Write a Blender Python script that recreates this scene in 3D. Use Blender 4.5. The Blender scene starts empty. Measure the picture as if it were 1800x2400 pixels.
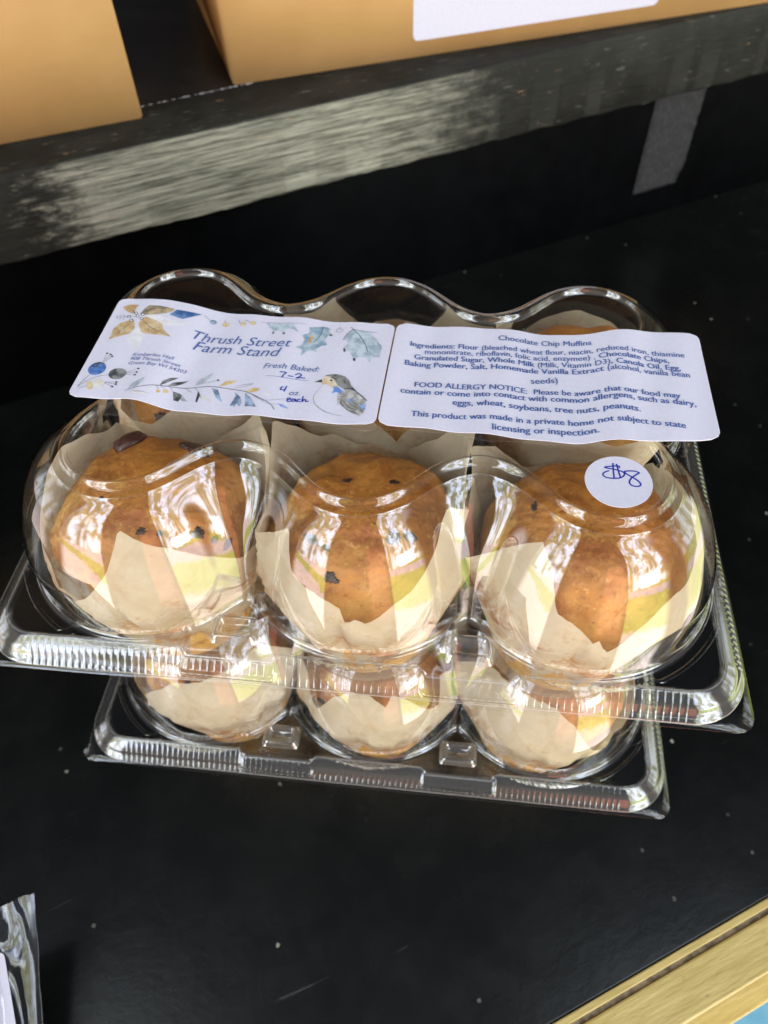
import bpy, bmesh, math, random
import numpy as np
from mathutils import Vector, Matrix, noise
from mathutils.geometry import tessellate_polygon

sc = bpy.context.scene
COL = sc.collection
PI = math.pi
R = math.radians
MM = 0.001
SHELF_YAW = R(30.5)          # the stand runs at an angle to the containers

# ------------------------------------------------------------------ camera
LIFT = 153.0                 # height of the upper container's lip above the shelf (mm)
cam_d = bpy.data.cameras.new('camera')
cam = bpy.data.objects.new('camera', cam_d)
COL.objects.link(cam)
cam.location = (28.997*MM, -201.875*MM, (241.398+LIFT)*MM)
cam.rotation_euler = (R(37.731), R(1.181), R(6.068))
cam_d.sensor_fit = 'VERTICAL'
cam_d.sensor_height = 48
cam_d.sensor_width = 36
cam_d.lens = 1753.7/2400*48
cam_d.clip_start = 0.01
cam_d.clip_end = 200
cam_d.dof.use_dof = True
cam_d.dof.focus_distance = 0.243
cam_d.dof.aperture_fstop = cam_d.lens/1.8     # a 1.8 mm wide phone aperture
sc.camera = cam

# ------------------------------------------------------------------ world: the shaded yard in front of the stand
EXPOSURE = 0.14
sc.view_settings.view_transform = 'Standard'
sc.view_settings.look = 'None'
sc.view_settings.gamma = 1
sc.view_settings.exposure = EXPOSURE
sc.view_settings.use_curve_mapping = False
world = bpy.data.worlds.new('World')
sc.world = world
world.use_nodes = True
wt = world.node_tree
wt.nodes.clear()

class NT:
    """tiny helper for math in a node tree"""
    def __init__(self, nt): self.nt = nt
    def n(self, t, **kw):
        x = self.nt.nodes.new(t)
        for k, v in kw.items(): setattr(x, k, v)
        return x
    def put(self, sock, v):
        if hasattr(v, 'links') or isinstance(v, bpy.types.NodeSocket): self.nt.links.new(v, sock)
        else: sock.default_value = v
    def m(self, op, a, b=None, c=None, clamp=False):
        x = self.n('ShaderNodeMath', operation=op, use_clamp=clamp)
        for i, v in enumerate((a, b, c)):
            if v is not None: self.put(x.inputs[i], v)
        return x.outputs[0]
    def ss(self, e0, e1, x):
        k = self.n('ShaderNodeMapRange', interpolation_type='SMOOTHSTEP')
        self.put(k.inputs['Value'], x)
        self.put(k.inputs['From Min'], e0); self.put(k.inputs['From Max'], e1)
        return k.outputs['Result']
    def band(self, a0, a1, b0, b1, x):
        return self.m('MULTIPLY', self.ss(a0, a1, x), self.m('SUBTRACT', 1.0, self.ss(b0, b1, x)))
    def mix(self, f, a, b):
        x = self.n('ShaderNodeMix', data_type='RGBA')
        self.put(x.inputs['Factor'], f)
        for s, v in ((x.inputs[6], a), (x.inputs[7], b)):
            if isinstance(v, tuple): s.default_value = (*v[:3], 1)
            else: self.nt.links.new(v, s)
        return x.outputs[2]
    def noise(self, vec, scale, detail=3.0, rough=0.5, dist=0.0):
        x = self.n('ShaderNodeTexNoise')
        if vec is not None: self.nt.links.new(vec, x.inputs['Vector'])
        x.inputs['Scale'].default_value = scale; x.inputs['Detail'].default_value = detail
        x.inputs['Roughness'].default_value = rough; x.inputs['Distortion'].default_value = dist
        return x.outputs['Fac']
    def xyz(self, x, y, z):
        c = self.n('ShaderNodeCombineXYZ')
        for i, v in enumerate((x, y, z)): self.put(c.inputs[i], v)
        return c.outputs[0]

w = NT(wt)
tc = w.n('ShaderNodeTexCoord')
sep = w.n('ShaderNodeSeparateXYZ'); wt.links.new(tc.outputs['Generated'], sep.inputs[0])
DX, DY, DZ = sep.outputs
az = w.m('MULTIPLY', w.m('ARCTAN2', DX, w.m('MULTIPLY', DY, -1.0)), 180/PI)     # degrees from -Y, positive to +X
elv = w.m('MULTIPLY', w.m('ARCSINE', DZ), 180/PI)
jit = w.m('MULTIPLY', w.m('SUBTRACT', w.noise(w.xyz(az, elv, 0.0), 0.35, 2), 0.5), 5.0)
elj = w.m('ADD', elv, jit)
# what is open to the yard: between the stand's posts and the person taking the picture
right = w.band(28.5, 30.5, 58, 65, az)
left = w.band(-60, -54, -28, -26, az)
far_r = w.m('MULTIPLY', w.m('MULTIPLY', w.band(78, 84, 112, 124, az), 0.45), w.m('SUBTRACT', 1.0, w.ss(20, 30, elv)))
low_sky = w.m('SUBTRACT', 1.0, w.ss(14, 24, elv))
far_l = w.m('MULTIPLY', w.m('MULTIPLY', w.band(-112, -100, -76, -70, az), 0.35), low_sky)
roof = w.m('SUBTRACT', 1.0, w.ss(60, 66, elv))
win = w.m('MULTIPLY', w.m('ADD', w.m('ADD', right, left), w.m('ADD', far_r, far_l)), roof)
# sky (Nishita) seen between tree trunks and leaves
sky = w.n('ShaderNodeTexSky', sky_type='NISHITA', sun_disc=False, sun_elevation=R(48), sun_rotation=R(150), altitude=200)
skyc = w.n('ShaderNodeVectorMath', operation='SCALE'); wt.links.new(sky.outputs[0], skyc.inputs[0]); skyc.inputs['Scale'].default_value = 0.55
skyw = w.mix(0.45, skyc.outputs[0], (19.0, 20.0, 22.5))
skyw = w.mix(w.ss(22, 45, elv), skyw, (8.5, 9.8, 13.0))
trunk = w.noise(w.xyz(w.m('MULTIPLY', az, 0.17), w.m('MULTIPLY', elv, 0.012), 3.0), 1.0, 1, 0.4)
leaf = w.noise(w.xyz(w.m('MULTIPLY', az, 0.14), w.m('MULTIPLY', elv, 0.10), 7.0), 1.0, 3, 0.5)
canopy = w.m('MULTIPLY', w.ss(16, 36, elv), 0.07)
gap = w.m('MULTIPLY', w.ss(0.36, 0.56, trunk), w.ss(0.34, 0.54, w.m('SUBTRACT', leaf, canopy)))
treec = w.mix(w.noise(w.xyz(w.m('MULTIPLY', az, 0.3), w.m('MULTIPLY', elv, 0.3), 1.0), 1.0, 2), (1.4, 1.5, 0.8), (4.0, 3.8, 2.2))
up = w.mix(gap, treec, skyw)
house = w.m('MULTIPLY', w.band(39, 40, 55, 57, az), w.band(-2.5, -1.5, 9, 10.5, elj))
hn = w.noise(w.xyz(w.m('MULTIPLY', az, 0.8), w.m('MULTIPLY', elv, 0.9), 5.0), 1.0, 1)
up = w.mix(house, up, w.mix(w.ss(0.42, 0.47, hn), (2.5, 3.0, 4.0), (19, 19, 20)))
# ground: lane, lawn, gravel drive
road = (6.6, 5.5, 5.2); lawn = (3.6, 4.3, 1.1); lane = (5.2, 4.6, 5.0)
gn = w.noise(w.xyz(w.m('MULTIPLY', az, 0.5), elv, 2.0), 0.8, 3)
skew = w.m('ADD', elj, w.m('MULTIPLY', w.m('SUBTRACT', az, 48.0), 0.16))
gr = w.mix(w.ss(-8, -10, skew), lane, lawn)
gr = w.mix(w.ss(-1.5, -3.5, skew), lawn, gr)
gr = w.mix(w.ss(-23, -26, skew), gr, road)
skl = w.m('ADD', elj, w.m('MULTIPLY', w.m('ADD', az, 42.0), 0.3))
gl = w.mix(w.band(-12.5, -10.5, -6.5, -5, skl), road, lawn)
isr = w.ss(-1, 1, az)
ground = w.mix(isr, gl, gr)
ground = w.mix(w.m('MULTIPLY', w.ss(0.5, 0.75, gn), 0.35), ground, (2.6, 2.4, 1.6))
yard = w.mix(w.ss(-1.2, 0.4, elj), ground, up)
# the photographer's dark clothes and a bare arm, and the painted inside of the stand
arm = w.m('MULTIPLY', w.band(9, 13, 25, 29, az), w.band(-30, -18, 18, 24, elv))
dark = w.mix(arm, (0.42, 0.36, 0.32), (2.3, 0.85, 0.62))
front = w.band(-112, -84, 84, 112, az)
# added bluish glow overhead, shaped to brighten the label and flange skirts
fill_band = w.m('MULTIPLY', w.m('MULTIPLY', w.band(34, 42, 60, 66, elv), w.band(-62, -52, 60, 72, az)), w.m('SUBTRACT', 1.0, w.band(-30, -26, 28, 31, az)))
inside = w.mix(w.ss(30, 40, elv), dark, (0.16, 0.17, 0.20))
inside = w.mix(fill_band, inside, (2.3, 2.7, 3.7))
inside = w.mix(front, (0.03, 0.03, 0.035), inside)
col = w.mix(win, inside, yard)
bg = w.n('ShaderNodeBackground'); bg.inputs['Strength'].default_value = 1.0
wt.links.new(col, bg.inputs['Color'])
wo = w.n('ShaderNodeOutputWorld'); wt.links.new(bg.outputs[0], wo.inputs[0])
try:
    world.cycles.sampling_method = 'MANUAL'; world.cycles.sample_map_resolution = 2048
except Exception: pass

cy = sc.cycles
cy.use_denoising = True
cy.max_bounces = 12; cy.diffuse_bounces = 4; cy.glossy_bounces = 5; cy.transmission_bounces = 8
cy.transparent_max_bounces = 40
cy.caustics_reflective = True; cy.caustics_refractive = False; cy.blur_glossy = 1.0
cy.sample_clamp_indirect = 8

# ------------------------------------------------------------------ materials
def mat(name):
    m = bpy.data.materials.new(name); m.use_nodes = True
    t = NT(m.node_tree)
    b = m.node_tree.nodes['Principled BSDF']
    return m, t, b
def objco(t):
    return t.n('ShaderNodeTexCoord').outputs['Object']
def mapped(t, scale, rot=(0, 0, 0)):
    k = t.n('ShaderNodeMapping'); t.nt.links.new(objco(t), k.inputs['Vector'])
    k.inputs['Scale'].default_value = scale; k.inputs['Rotation'].default_value = rot
    return k.outputs[0]
def bump(t, b, h, strength, dist):
    k = t.n('ShaderNodeBump'); k.inputs['Strength'].default_value = strength; k.inputs['Distance'].default_value = dist
    t.nt.links.new(h, k.inputs['Height']); t.nt.links.new(k.outputs[0], b.inputs['Normal'])
def simple(name, c1, c2=None, scale=120, rough=0.6, bumps=None, spec=0.5):
    m, t, b = mat(name)
    b.inputs['Roughness'].default_value = rough
    b.inputs['Specular IOR Level'].default_value = spec
    co = objco(t)
    if c2 is None: b.inputs['Base Color'].default_value = (*c1, 1)
    else: t.nt.links.new(t.mix(t.ss(0.36, 0.64, t.noise(co, scale, 4)), c1, c2), b.inputs['Base Color'])
    if bumps: bump(t, b, t.noise(co, bumps[0], 4), bumps[1], bumps[2])
    return m

M = {}
def plastic(name, tint=(0.985, 0.985, 0.98), edge=(0.90, 0.905, 0.905), k=1.0, rough=0.02, wob=(35, 0.025, 0.002), haze=0.0):
    """thin clear sheet: reflects at both faces, lets the rest straight through"""
    m = bpy.data.materials.new(name); m.use_nodes = True
    t = NT(m.node_tree); m.node_tree.nodes.clear()
    out = t.n('ShaderNodeOutputMaterial')
    tr = t.n('ShaderNodeBsdfTransparent'); gl = t.n('ShaderNodeBsdfGlossy'); gl.inputs['Roughness'].default_value = rough
    lw = t.n('ShaderNodeLayerWeight'); lw.inputs['Blend'].default_value = 0.5
    bp = t.n('ShaderNodeBump'); bp.inputs['Strength'].default_value = wob[1]; bp.inputs['Distance'].default_value = wob[2]
    t.nt.links.new(t.noise(objco(t), wob[0], 2), bp.inputs['Height'])
    for q in (gl, lw): t.nt.links.new(bp.outputs[0], q.inputs['Normal'])
    fac = lw.outputs['Facing']
    F1 = t.m('ADD', 0.045, t.m('MULTIPLY', t.m('POWER', fac, 5.0), 0.955))
    F2 = t.m('DIVIDE', t.m('MULTIPLY', F1, 2.0), t.m('ADD', F1, 1.0))
    t.nt.links.new(t.mix(t.ss(0.45, 1.0, fac), tint, edge), tr.inputs['Color'])
    mx = t.n('ShaderNodeMixShader'); t.nt.links.new(t.m('MULTIPLY', F2, k, clamp=True), mx.inputs[0])
    body = tr.outputs[0]
    if haze:
        df = t.n('ShaderNodeBsdfDiffuse'); df.inputs['Color'].default_value = (.85, .86, .86, 1)
        tl = t.n('ShaderNodeBsdfTranslucent'); tl.inputs['Color'].default_value = (.85, .86, .86, 1)
        m2 = t.n('ShaderNodeMixShader'); t.nt.links.new(df.outputs[0], m2.inputs[1]); t.nt.links.new(tl.outputs[0], m2.inputs[2])
        m3 = t.n('ShaderNodeMixShader'); m3.inputs[0].default_value = haze
        t.nt.links.new(body, m3.inputs[1]); t.nt.links.new(m2.outputs[0], m3.inputs[2]); body = m3.outputs[0]
    t.nt.links.new(body, mx.inputs[1]); t.nt.links.new(gl.outputs[0], mx.inputs[2])
    t.nt.links.new(mx.outputs[0], out.inputs[0])
    return m
M['plastic'] = plastic('clear_plastic', k=1.05)
M['ribbed'] = plastic('ribbed_clear_plastic', k=1.4, rough=0.09, haze=0.045)
M['foot'] = plastic('moulded_clear_plastic', k=1.6, rough=0.06, haze=0.04)
M['button'] = plastic('button_clear_plastic', k=2.4, rough=0.06, haze=0.06)
M['rim_edge'] = plastic('cut_plastic_edge', k=2.0, rough=0.2, haze=0.28)
M['tray_plastic'] = plastic('tray_plastic', k=0.6, rough=0.03)
M['film'] = plastic('clear_film', tint=(0.97, 0.97, 0.97), k=0.9, rough=0.07, wob=(30, 0.06, 0.003))

# black paint of the stand
def black_paint(name, base, rough, grain=None, nubs=False, worn=False, spec=0.22):
    m, t, b = mat(name)
    b.inputs['Specular IOR Level'].default_value = spec
    co = objco(t)
    c = t.mix(t.ss(0.4, 0.65, t.noise(co, 22, 5, 0.6)), base, tuple(x*1.7 for x in base))
    if nubs:
        # bits of dust and dried paint, thin scratches
        v = t.n('ShaderNodeTexVoronoi', feature='F1', voronoi_dimensions='2D'); t.nt.links.new(co, v.inputs['Vector']); v.inputs['Scale'].default_value = 40
        v.inputs['Randomness'].default_value = 1
        d = t.m('SUBTRACT', 1.0, t.ss(0.024, 0.048, t.m('ADD', v.outputs['Distance'], t.m('MULTIPLY', t.m('SUBTRACT', t.noise(co, 700, 2), 0.5), 0.06))))
        sx = t.n('ShaderNodeSeparateColor'); t.nt.links.new(v.outputs['Color'], sx.inputs[0])
        pick = t.m('GREATER_THAN', sx.outputs[0], 0.86)
        c = t.mix(t.m('MULTIPLY', t.m('MULTIPLY', d, pick), t.m('ADD', t.m('MULTIPLY', t.m('POWER', sx.outputs[1], 3.0), 0.7), 0.08)), c, (0.36, 0.34, 0.29))
        st = t.noise(mapped(t, (6, 120, 1), (0, 0, R(-14))), 1.0, 6, 0.75, 1.2)
        pt = t.noise(co, 9, 2)
        scr = t.m('MULTIPLY', t.ss(0.64, 0.70, st), t.ss(0.46, 0.60, pt))
        c = t.mix(t.m('MULTIPLY', scr, 0.35), c, (0.10, 0.10, 0.095))
    if worn:
        st = t.noise(mapped(t, (45, 320, 320)), 1.0, 4, 0.7)
        chip = t.m('MULTIPLY', t.ss(0.66, 0.70, st), t.ss(0.45, 0.6, t.noise(co, 16, 3)))
        # a long paler stretch with ragged ends
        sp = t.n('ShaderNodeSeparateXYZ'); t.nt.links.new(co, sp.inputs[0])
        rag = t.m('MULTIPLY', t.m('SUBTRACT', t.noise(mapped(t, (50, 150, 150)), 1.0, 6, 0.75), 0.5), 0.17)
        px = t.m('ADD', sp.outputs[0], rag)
        paler = t.m('MULTIPLY', t.band(0.075, 0.125, 0.31, 0.42, px), t.m('SUBTRACT', 1.0, t.ss(0.1635, 0.1652, sp.outputs[2])))
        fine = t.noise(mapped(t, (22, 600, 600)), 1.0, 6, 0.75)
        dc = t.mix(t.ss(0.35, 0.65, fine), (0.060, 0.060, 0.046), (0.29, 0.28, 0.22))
        c = t.mix(t.m('MULTIPLY', paler, t.ss(0.28, 0.46, t.noise(mapped(t, (26, 420, 420), (0, 0, 0)), 1.0, 6, 0.75))), c, dc)
        c = t.mix(chip, c, (0.30, 0.19, 0.10))
        c = t.mix(t.m('MULTIPLY', t.ss(0.64, 0.70, t.noise(mapped(t, (70, 420, 420)), 1.0, 3, 0.6)), 0.5), c, (0.13, 0.13, 0.12))
    t.nt.links.new(c, b.inputs['Base Color'])
    b.inputs['Roughness'].default_value = rough
    if grain:
        g = t.noise(mapped(t, grain[0]), 1.0, 6, 0.62, 0.3)
        t.nt.links.new(t.m('ADD', t.m('MULTIPLY', t.noise(co, 60, 4), 0.18), rough-0.09), b.inputs['Roughness'])
        bump(t, b, g, grain[1], grain[2])
    return m
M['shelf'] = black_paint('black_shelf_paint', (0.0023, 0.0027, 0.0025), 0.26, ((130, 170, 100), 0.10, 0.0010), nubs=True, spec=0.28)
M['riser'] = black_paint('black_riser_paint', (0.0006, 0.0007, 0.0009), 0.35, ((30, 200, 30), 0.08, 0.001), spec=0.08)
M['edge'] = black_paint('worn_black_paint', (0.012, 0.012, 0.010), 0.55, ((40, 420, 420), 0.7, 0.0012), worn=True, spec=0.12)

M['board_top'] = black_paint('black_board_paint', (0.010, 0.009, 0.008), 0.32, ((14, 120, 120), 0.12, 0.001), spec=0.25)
M['crack'] = simple('dry_filler', (0.36, 0.36, 0.36), (0.08, 0.08, 0.08), 260)
# yellow paint
def yellow(name, c1, c2):
    m, t, b = mat(name)
    g = t.noise(mapped(t, (40, 300, 300)), 1.0, 5, 0.65)
    c = t.mix(t.ss(0.35, 0.7, g), c1, c2)
    spots = t.m('MAXIMUM', t.ss(0.67, 0.72, t.noise(mapped(t, (160, 420, 300)), 1.0, 3, 0.6)), t.m('MULTIPLY', t.ss(0.62, 0.68, t.noise(mapped(t, (25, 700, 500)), 1.0, 4, 0.7)), 0.5))
    c = t.mix(t.m('MULTIPLY', spots, 0.6), c, (0.22, 0.17, 0.09))
    t.nt.links.new(c, b.inputs['Base Color']); b.inputs['Roughness'].default_value = 0.5
    bump(t, b, g, 0.6, 0.0010)
    return m
M['yellow'] = yellow('pale_yellow_paint', (0.57, 0.44, 0.165), (0.48, 0.36, 0.12))
M['bare'] = simple('bare_wood', (0.30, 0.23, 0.16), (0.12, 0.09, 0.06), 300, 0.8)
M['blue_paint'] = simple('light_blue_paint', (0.16, 0.42, 0.58), (0.20, 0.48, 0.63), 60)
# brushed felt-like tape
m, t, b = mat('matte_black_tape'); b.inputs['Roughness'].default_value = 0.75
g = t.noise(mapped(t, (900, 160, 160), (0, R(50), 0)), 1.0, 5, 0.7)
t.nt.links.new(t.mix(t.ss(0.46, 0.70, g), (0.003, 0.003, 0.0035), (0.045, 0.045, 0.048)), b.inputs['Base Color'])
bump(t, b, g, 0.6, 0.0008); M['tape'] = m
# cardboard
m, t, b = mat('kraft_cardboard'); b.inputs['Roughness'].default_value = 0.75
co = objco(t)
c = t.mix(t.ss(0.3, 0.7, t.noise(co, 14, 4, 0.55)), (0.43, 0.238, 0.080), (0.49, 0.28, 0.102))
c = t.mix(t.m('MULTIPLY', t.ss(0.5, 0.7, t.noise(mapped(t, (60, 60, 900)), 1.0, 3)), 0.25), c, (0.40, 0.22, 0.07))
t.nt.links.new(c, b.inputs['Base Color']); bump(t, b, t.noise(co, 500, 3), 0.08, 0.0005); M['kraft'] = m
M['paper'] = simple('white_label_paper', (0.67, 0.65, 0.765), (0.645, 0.625, 0.74), 700, 0.55, (900, 0.05, 0.0003))
M['paper2'] = M['paper']
M['paper_soft'] = simple('matte_label_paper', (0.47, 0.46, 0.55), (0.45, 0.44, 0.53), 500, 0.6)
INK = dict(text=((0.055, 0.115, 0.33), None), pen=((0.006, 0.02, 0.33), None), ink=((0.035, 0.037, 0.045), (0.09, 0.09, 0.10)),
    ghost=((0.66, 0.64, 0.68), (0.75, 0.74, 0.78)), rust=((0.46, 0.26, 0.10), (0.58, 0.42, 0.24)), olive=((0.20, 0.17, 0.11), (0.52, 0.40, 0.24)),
    tan=((0.50, 0.33, 0.15), (0.62, 0.48, 0.30)), blue=((0.04, 0.10, 0.26), (0.14, 0.25, 0.48)), blue2=((0.13, 0.24, 0.58), (0.30, 0.42, 0.72)),
    white=((0.75, 0.75, 0.8), None), slate=((0.12, 0.17, 0.26), (0.36, 0.46, 0.62)), gold=((0.60, 0.40, 0.12), (0.66, 0.54, 0.34)),
    navy=((0.03, 0.07, 0.22), (0.10, 0.22, 0.55)), char=((0.05, 0.052, 0.055), (0.26, 0.26, 0.26)), pale=((0.64, 0.58, 0.48), (0.70, 0.70, 0.72)),
    grey=((0.30, 0.33, 0.38), (0.52, 0.55, 0.62)), leaf=((0.30, 0.38, 0.44), (0.52, 0.60, 0.66)), leaf2=((0.20, 0.30, 0.40), (0.44, 0.52, 0.58)),
    wing=((0.30, 0.29, 0.28), (0.62, 0.60, 0.60)), buff=((0.60, 0.46, 0.28), (0.70, 0.64, 0.56)))
for k, (a, bcol) in INK.items(): M['i_'+k] = simple('print_'+k, a, bcol, 330, 0.55)
# parchment
def parchment(name, c1, c2):
    m = bpy.data.materials.new(name); m.use_nodes = True
    t = NT(m.node_tree); m.node_tree.nodes.clear(); out = t.n('ShaderNodeOutputMaterial')
    co = objco(t)
    c = t.mix(t.ss(0.3, 0.7, t.noise(co, 90, 5, 0.6)), c1, c2)
    wv = t.n('ShaderNodeVectorMath', operation='ADD')
    nz = t.n('ShaderNodeTexNoise'); t.nt.links.new(mapped(t, (1, 1, .5)), nz.inputs['Vector']); nz.inputs['Scale'].default_value = 30
    sc_ = t.n('ShaderNodeVectorMath', operation='SCALE'); t.nt.links.new(nz.outputs['Color'], sc_.inputs[0]); sc_.inputs['Scale'].default_value = 0.018
    t.nt.links.new(mapped(t, (1, 1, .45)), wv.inputs[0]); t.nt.links.new(sc_.outputs[0], wv.inputs[1])
    vd = t.n('ShaderNodeTexVoronoi', feature='DISTANCE_TO_EDGE'); vd.inputs['Scale'].default_value = 38; t.nt.links.new(wv.outputs[0], vd.inputs['Vector'])
    vc = t.n('ShaderNodeTexVoronoi', feature='F1'); vc.inputs['Scale'].default_value = 38; t.nt.links.new(wv.outputs[0], vc.inputs['Vector'])
    vs = t.n('ShaderNodeSeparateColor'); t.nt.links.new(vc.outputs['Color'], vs.inputs[0])
    c = t.mix(t.m('MULTIPLY', t.ss(0.35, 0.9, vs.outputs[0]), 0.30), c, (0.66, 0.57, 0.40))
    crease = t.m('SUBTRACT', 1.0, t.ss(0.0, 0.05, vd.outputs['Distance']))
    c = t.mix(t.m('MULTIPLY', crease, 0.22), c, (0.55, 0.44, 0.28))
    z = t.n('ShaderNodeSeparateXYZ'); t.nt.links.new(co, z.inputs[0])
    low = t.m('SUBTRACT', 1.0, t.ss(0.056, 0.080, z.outputs[2]))
    st = t.m('MULTIPLY', t.ss(0.46, 0.62, t.noise(co, 44, 6, 0.72)), t.m('ADD', t.m('MULTIPLY', low, 0.70), 0.12))
    c = t.mix(st, c, (0.42, 0.20, 0.07))
    spk = t.m('MULTIPLY', t.ss(0.66, 0.72, t.noise(co, 420, 3, 0.7)), t.ss(0.52, 0.66, t.noise(co, 40, 2)))
    c = t.mix(t.m('MULTIPLY', spk, 0.6), c, (0.30, 0.13, 0.05))
    df = t.n('ShaderNodeBsdfDiffuse'); tl = t.n('ShaderNodeBsdfTranslucent')
    t.nt.links.new(c, df.inputs['Color']); t.nt.links.new(c, tl.inputs['Color'])
    bp = t.n('ShaderNodeBump'); bp.inputs['Strength'].default_value = 0.55; bp.inputs['Distance'].default_value = 0.0025
    t.nt.links.new(t.m('ADD', t.m('MULTIPLY', t.noise(co, 150, 4), 0.35), t.m('MULTIPLY', t.ss(0.0, 0.35, vd.outputs['Distance']), 0.9)), bp.inputs['Height']); t.nt.links.new(bp.outputs[0], df.inputs['Normal'])
    mx = t.n('ShaderNodeMixShader'); mx.inputs[0].default_value = 0.35
    t.nt.links.new(df.outputs[0], mx.inputs[1]); t.nt.links.new(tl.outputs[0], mx.inputs[2])
    tr = t.n('ShaderNodeBsdfTransparent'); tr.inputs['Color'].default_value = (0.95, 0.88, 0.74, 1)
    m4 = t.n('ShaderNodeMixShader'); t.nt.links.new(t.m('ADD', 0.12, t.m('MULTIPLY', t.noise(co, 60, 3), 0.18)), m4.inputs[0])
    t.nt.links.new(mx.outputs[0], m4.inputs[1]); t.nt.links.new(tr.outputs[0], m4.inputs[2])
    t.nt.links.new(m4.outputs[0], out.inputs[0]); return m
M['parchment'] = parchment('parchment_paper', (0.63, 0.555, 0.405), (0.73, 0.67, 0.525))
# baked crust
m, t, b = mat('baked_crust'); b.inputs['Roughness'].default_value = 0.55
co = objco(t)
z = t.n('ShaderNodeSeparateXYZ'); t.nt.links.new(co, z.inputs[0])
zz = t.m('ADD', z.outputs[2], t.m('MULTIPLY', t.m('SUBTRACT', t.noise(co, 30, 4, 0.6), 0.5), 0.045))
side = t.mix(t.ss(0.35, 0.65, t.noise(co, 45, 5, 0.65)), (0.43, 0.205, 0.038), (0.55, 0.32, 0.085))
crown = t.mix(t.ss(0.32, 0.68, t.noise(co, 38, 5, 0.65)), (0.30, 0.098, 0.011), (0.45, 0.180, 0.026))
c = t.mix(t.ss(0.060, 0.082, zz), side, crown)
c = t.mix(t.m('MULTIPLY', t.ss(0.525, 0.585, t.noise(co, 22, 8, 0.75)), 0.8), c, (0.56, 0.31, 0.066))
c = t.mix(t.m('MULTIPLY', t.ss(0.53, 0.60, t.noise(mapped(t, (1, 1, 1.3), (1, 2, 0)), 27, 8, 0.75)), 0.75), c, (0.27, 0.075, 0.009))
pv = t.n('ShaderNodeTexVoronoi', feature='F1'); t.nt.links.new(co, pv.inputs['Vector']); pv.inputs['Scale'].default_value = 330
pore = t.m('MULTIPLY', t.m('SUBTRACT', 1.0, t.ss(0.12, 0.30, pv.outputs['Distance'])), t.ss(0.45, 0.62, t.noise(co, 60, 3)))
c = t.mix(t.m('MULTIPLY', pore, 0.7), c, (0.20, 0.065, 0.010))
c = t.mix(t.m('MULTIPLY', t.ss(0.56, 0.66, t.noise(co, 260, 4, 0.7)), 0.5), c, (0.24, 0.075, 0.012))
c = t.mix(t.m('MULTIPLY', t.ss(0.60, 0.68, t.noise(co, 420, 3, 0.7)), 0.5), c, (0.58, 0.33, 0.09))
t.nt.links.new(c, b.inputs['Base Color'])
b.inputs['Subsurface Weight'].default_value = 0.0
vo = t.n('ShaderNodeTexVoronoi', feature='F1'); t.nt.links.new(co, vo.inputs['Vector']); vo.inputs['Scale'].default_value = 520
bump(t, b, t.m('ADD', t.m('ADD', t.noise(co, 300, 5, 0.75), t.m('MULTIPLY', t.noise(co, 110, 4), 0.45)), t.m('MULTIPLY', vo.outputs['Distance'], 0.35)), 0.40, 0.0013); M['cake'] = m
M['choc'] = simple('dark_chocolate', (0.022, 0.010, 0.006), (0.06, 0.025, 0.012), 200, 0.45, (300, 0.4, 0.001))
M['choc_red'] = simple('red_brown_chocolate', (0.045, 0.014, 0.010), (0.065, 0.02, 0.014), 90, 0.4)

# ------------------------------------------------------------------ helpers
def link(name, me, material=None, parent=None, smooth=True):
    o = bpy.data.objects.new(name, me); COL.objects.link(o)
    if material is not None:
        for q in (material if isinstance(material, list) else [material]): me.materials.append(q)
    if smooth: me.polygons.foreach_set('use_smooth', [True]*len(me.polygons))
    if parent is not None: o.parent = parent
    return o
def mesh(name, v, f, mi=None):
    me = bpy.data.meshes.new(name); me.from_pydata([tuple(c*MM for c in p) for p in v], [], f)
    if mi is not None: me.polygons.foreach_set('material_index', mi)
    me.update(); return me
def thing(name, label, cat, loc=(0, 0, 0), rz=0.0, group=None):
    o = bpy.data.objects.new(name, None); COL.objects.link(o)
    o.empty_display_size = 0.02
    o.location = tuple(c*MM for c in loc); o.rotation_euler = (0, 0, rz)
    o['label'] = label; o['category'] = cat
    if group: o['group'] = group
    return o
def box_mesh(name, lo, hi, bev=0.0, seg=2, cuts=None):
    bm = bmesh.new()
    bmesh.ops.create_cube(bm, size=1)
    for q in bm.verts:
        q.co = Vector([(lo[i]+(q.co[i]+0.5)*(hi[i]-lo[i]))*MM for i in range(3)])
    if bev: bmesh.ops.bevel(bm, geom=bm.edges[:], offset=bev*MM, segments=seg, profile=0.5, affect='EDGES')
    me = bpy.data.meshes.new(name); bm.to_mesh(me); bm.free(); return me
def sstep(a, b, x):
    q = min(max((x-a)/(b-a), 0), 1); return q*q*(3-2*q)
def lerp(a, b, f): return a+(b-a)*f

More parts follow.
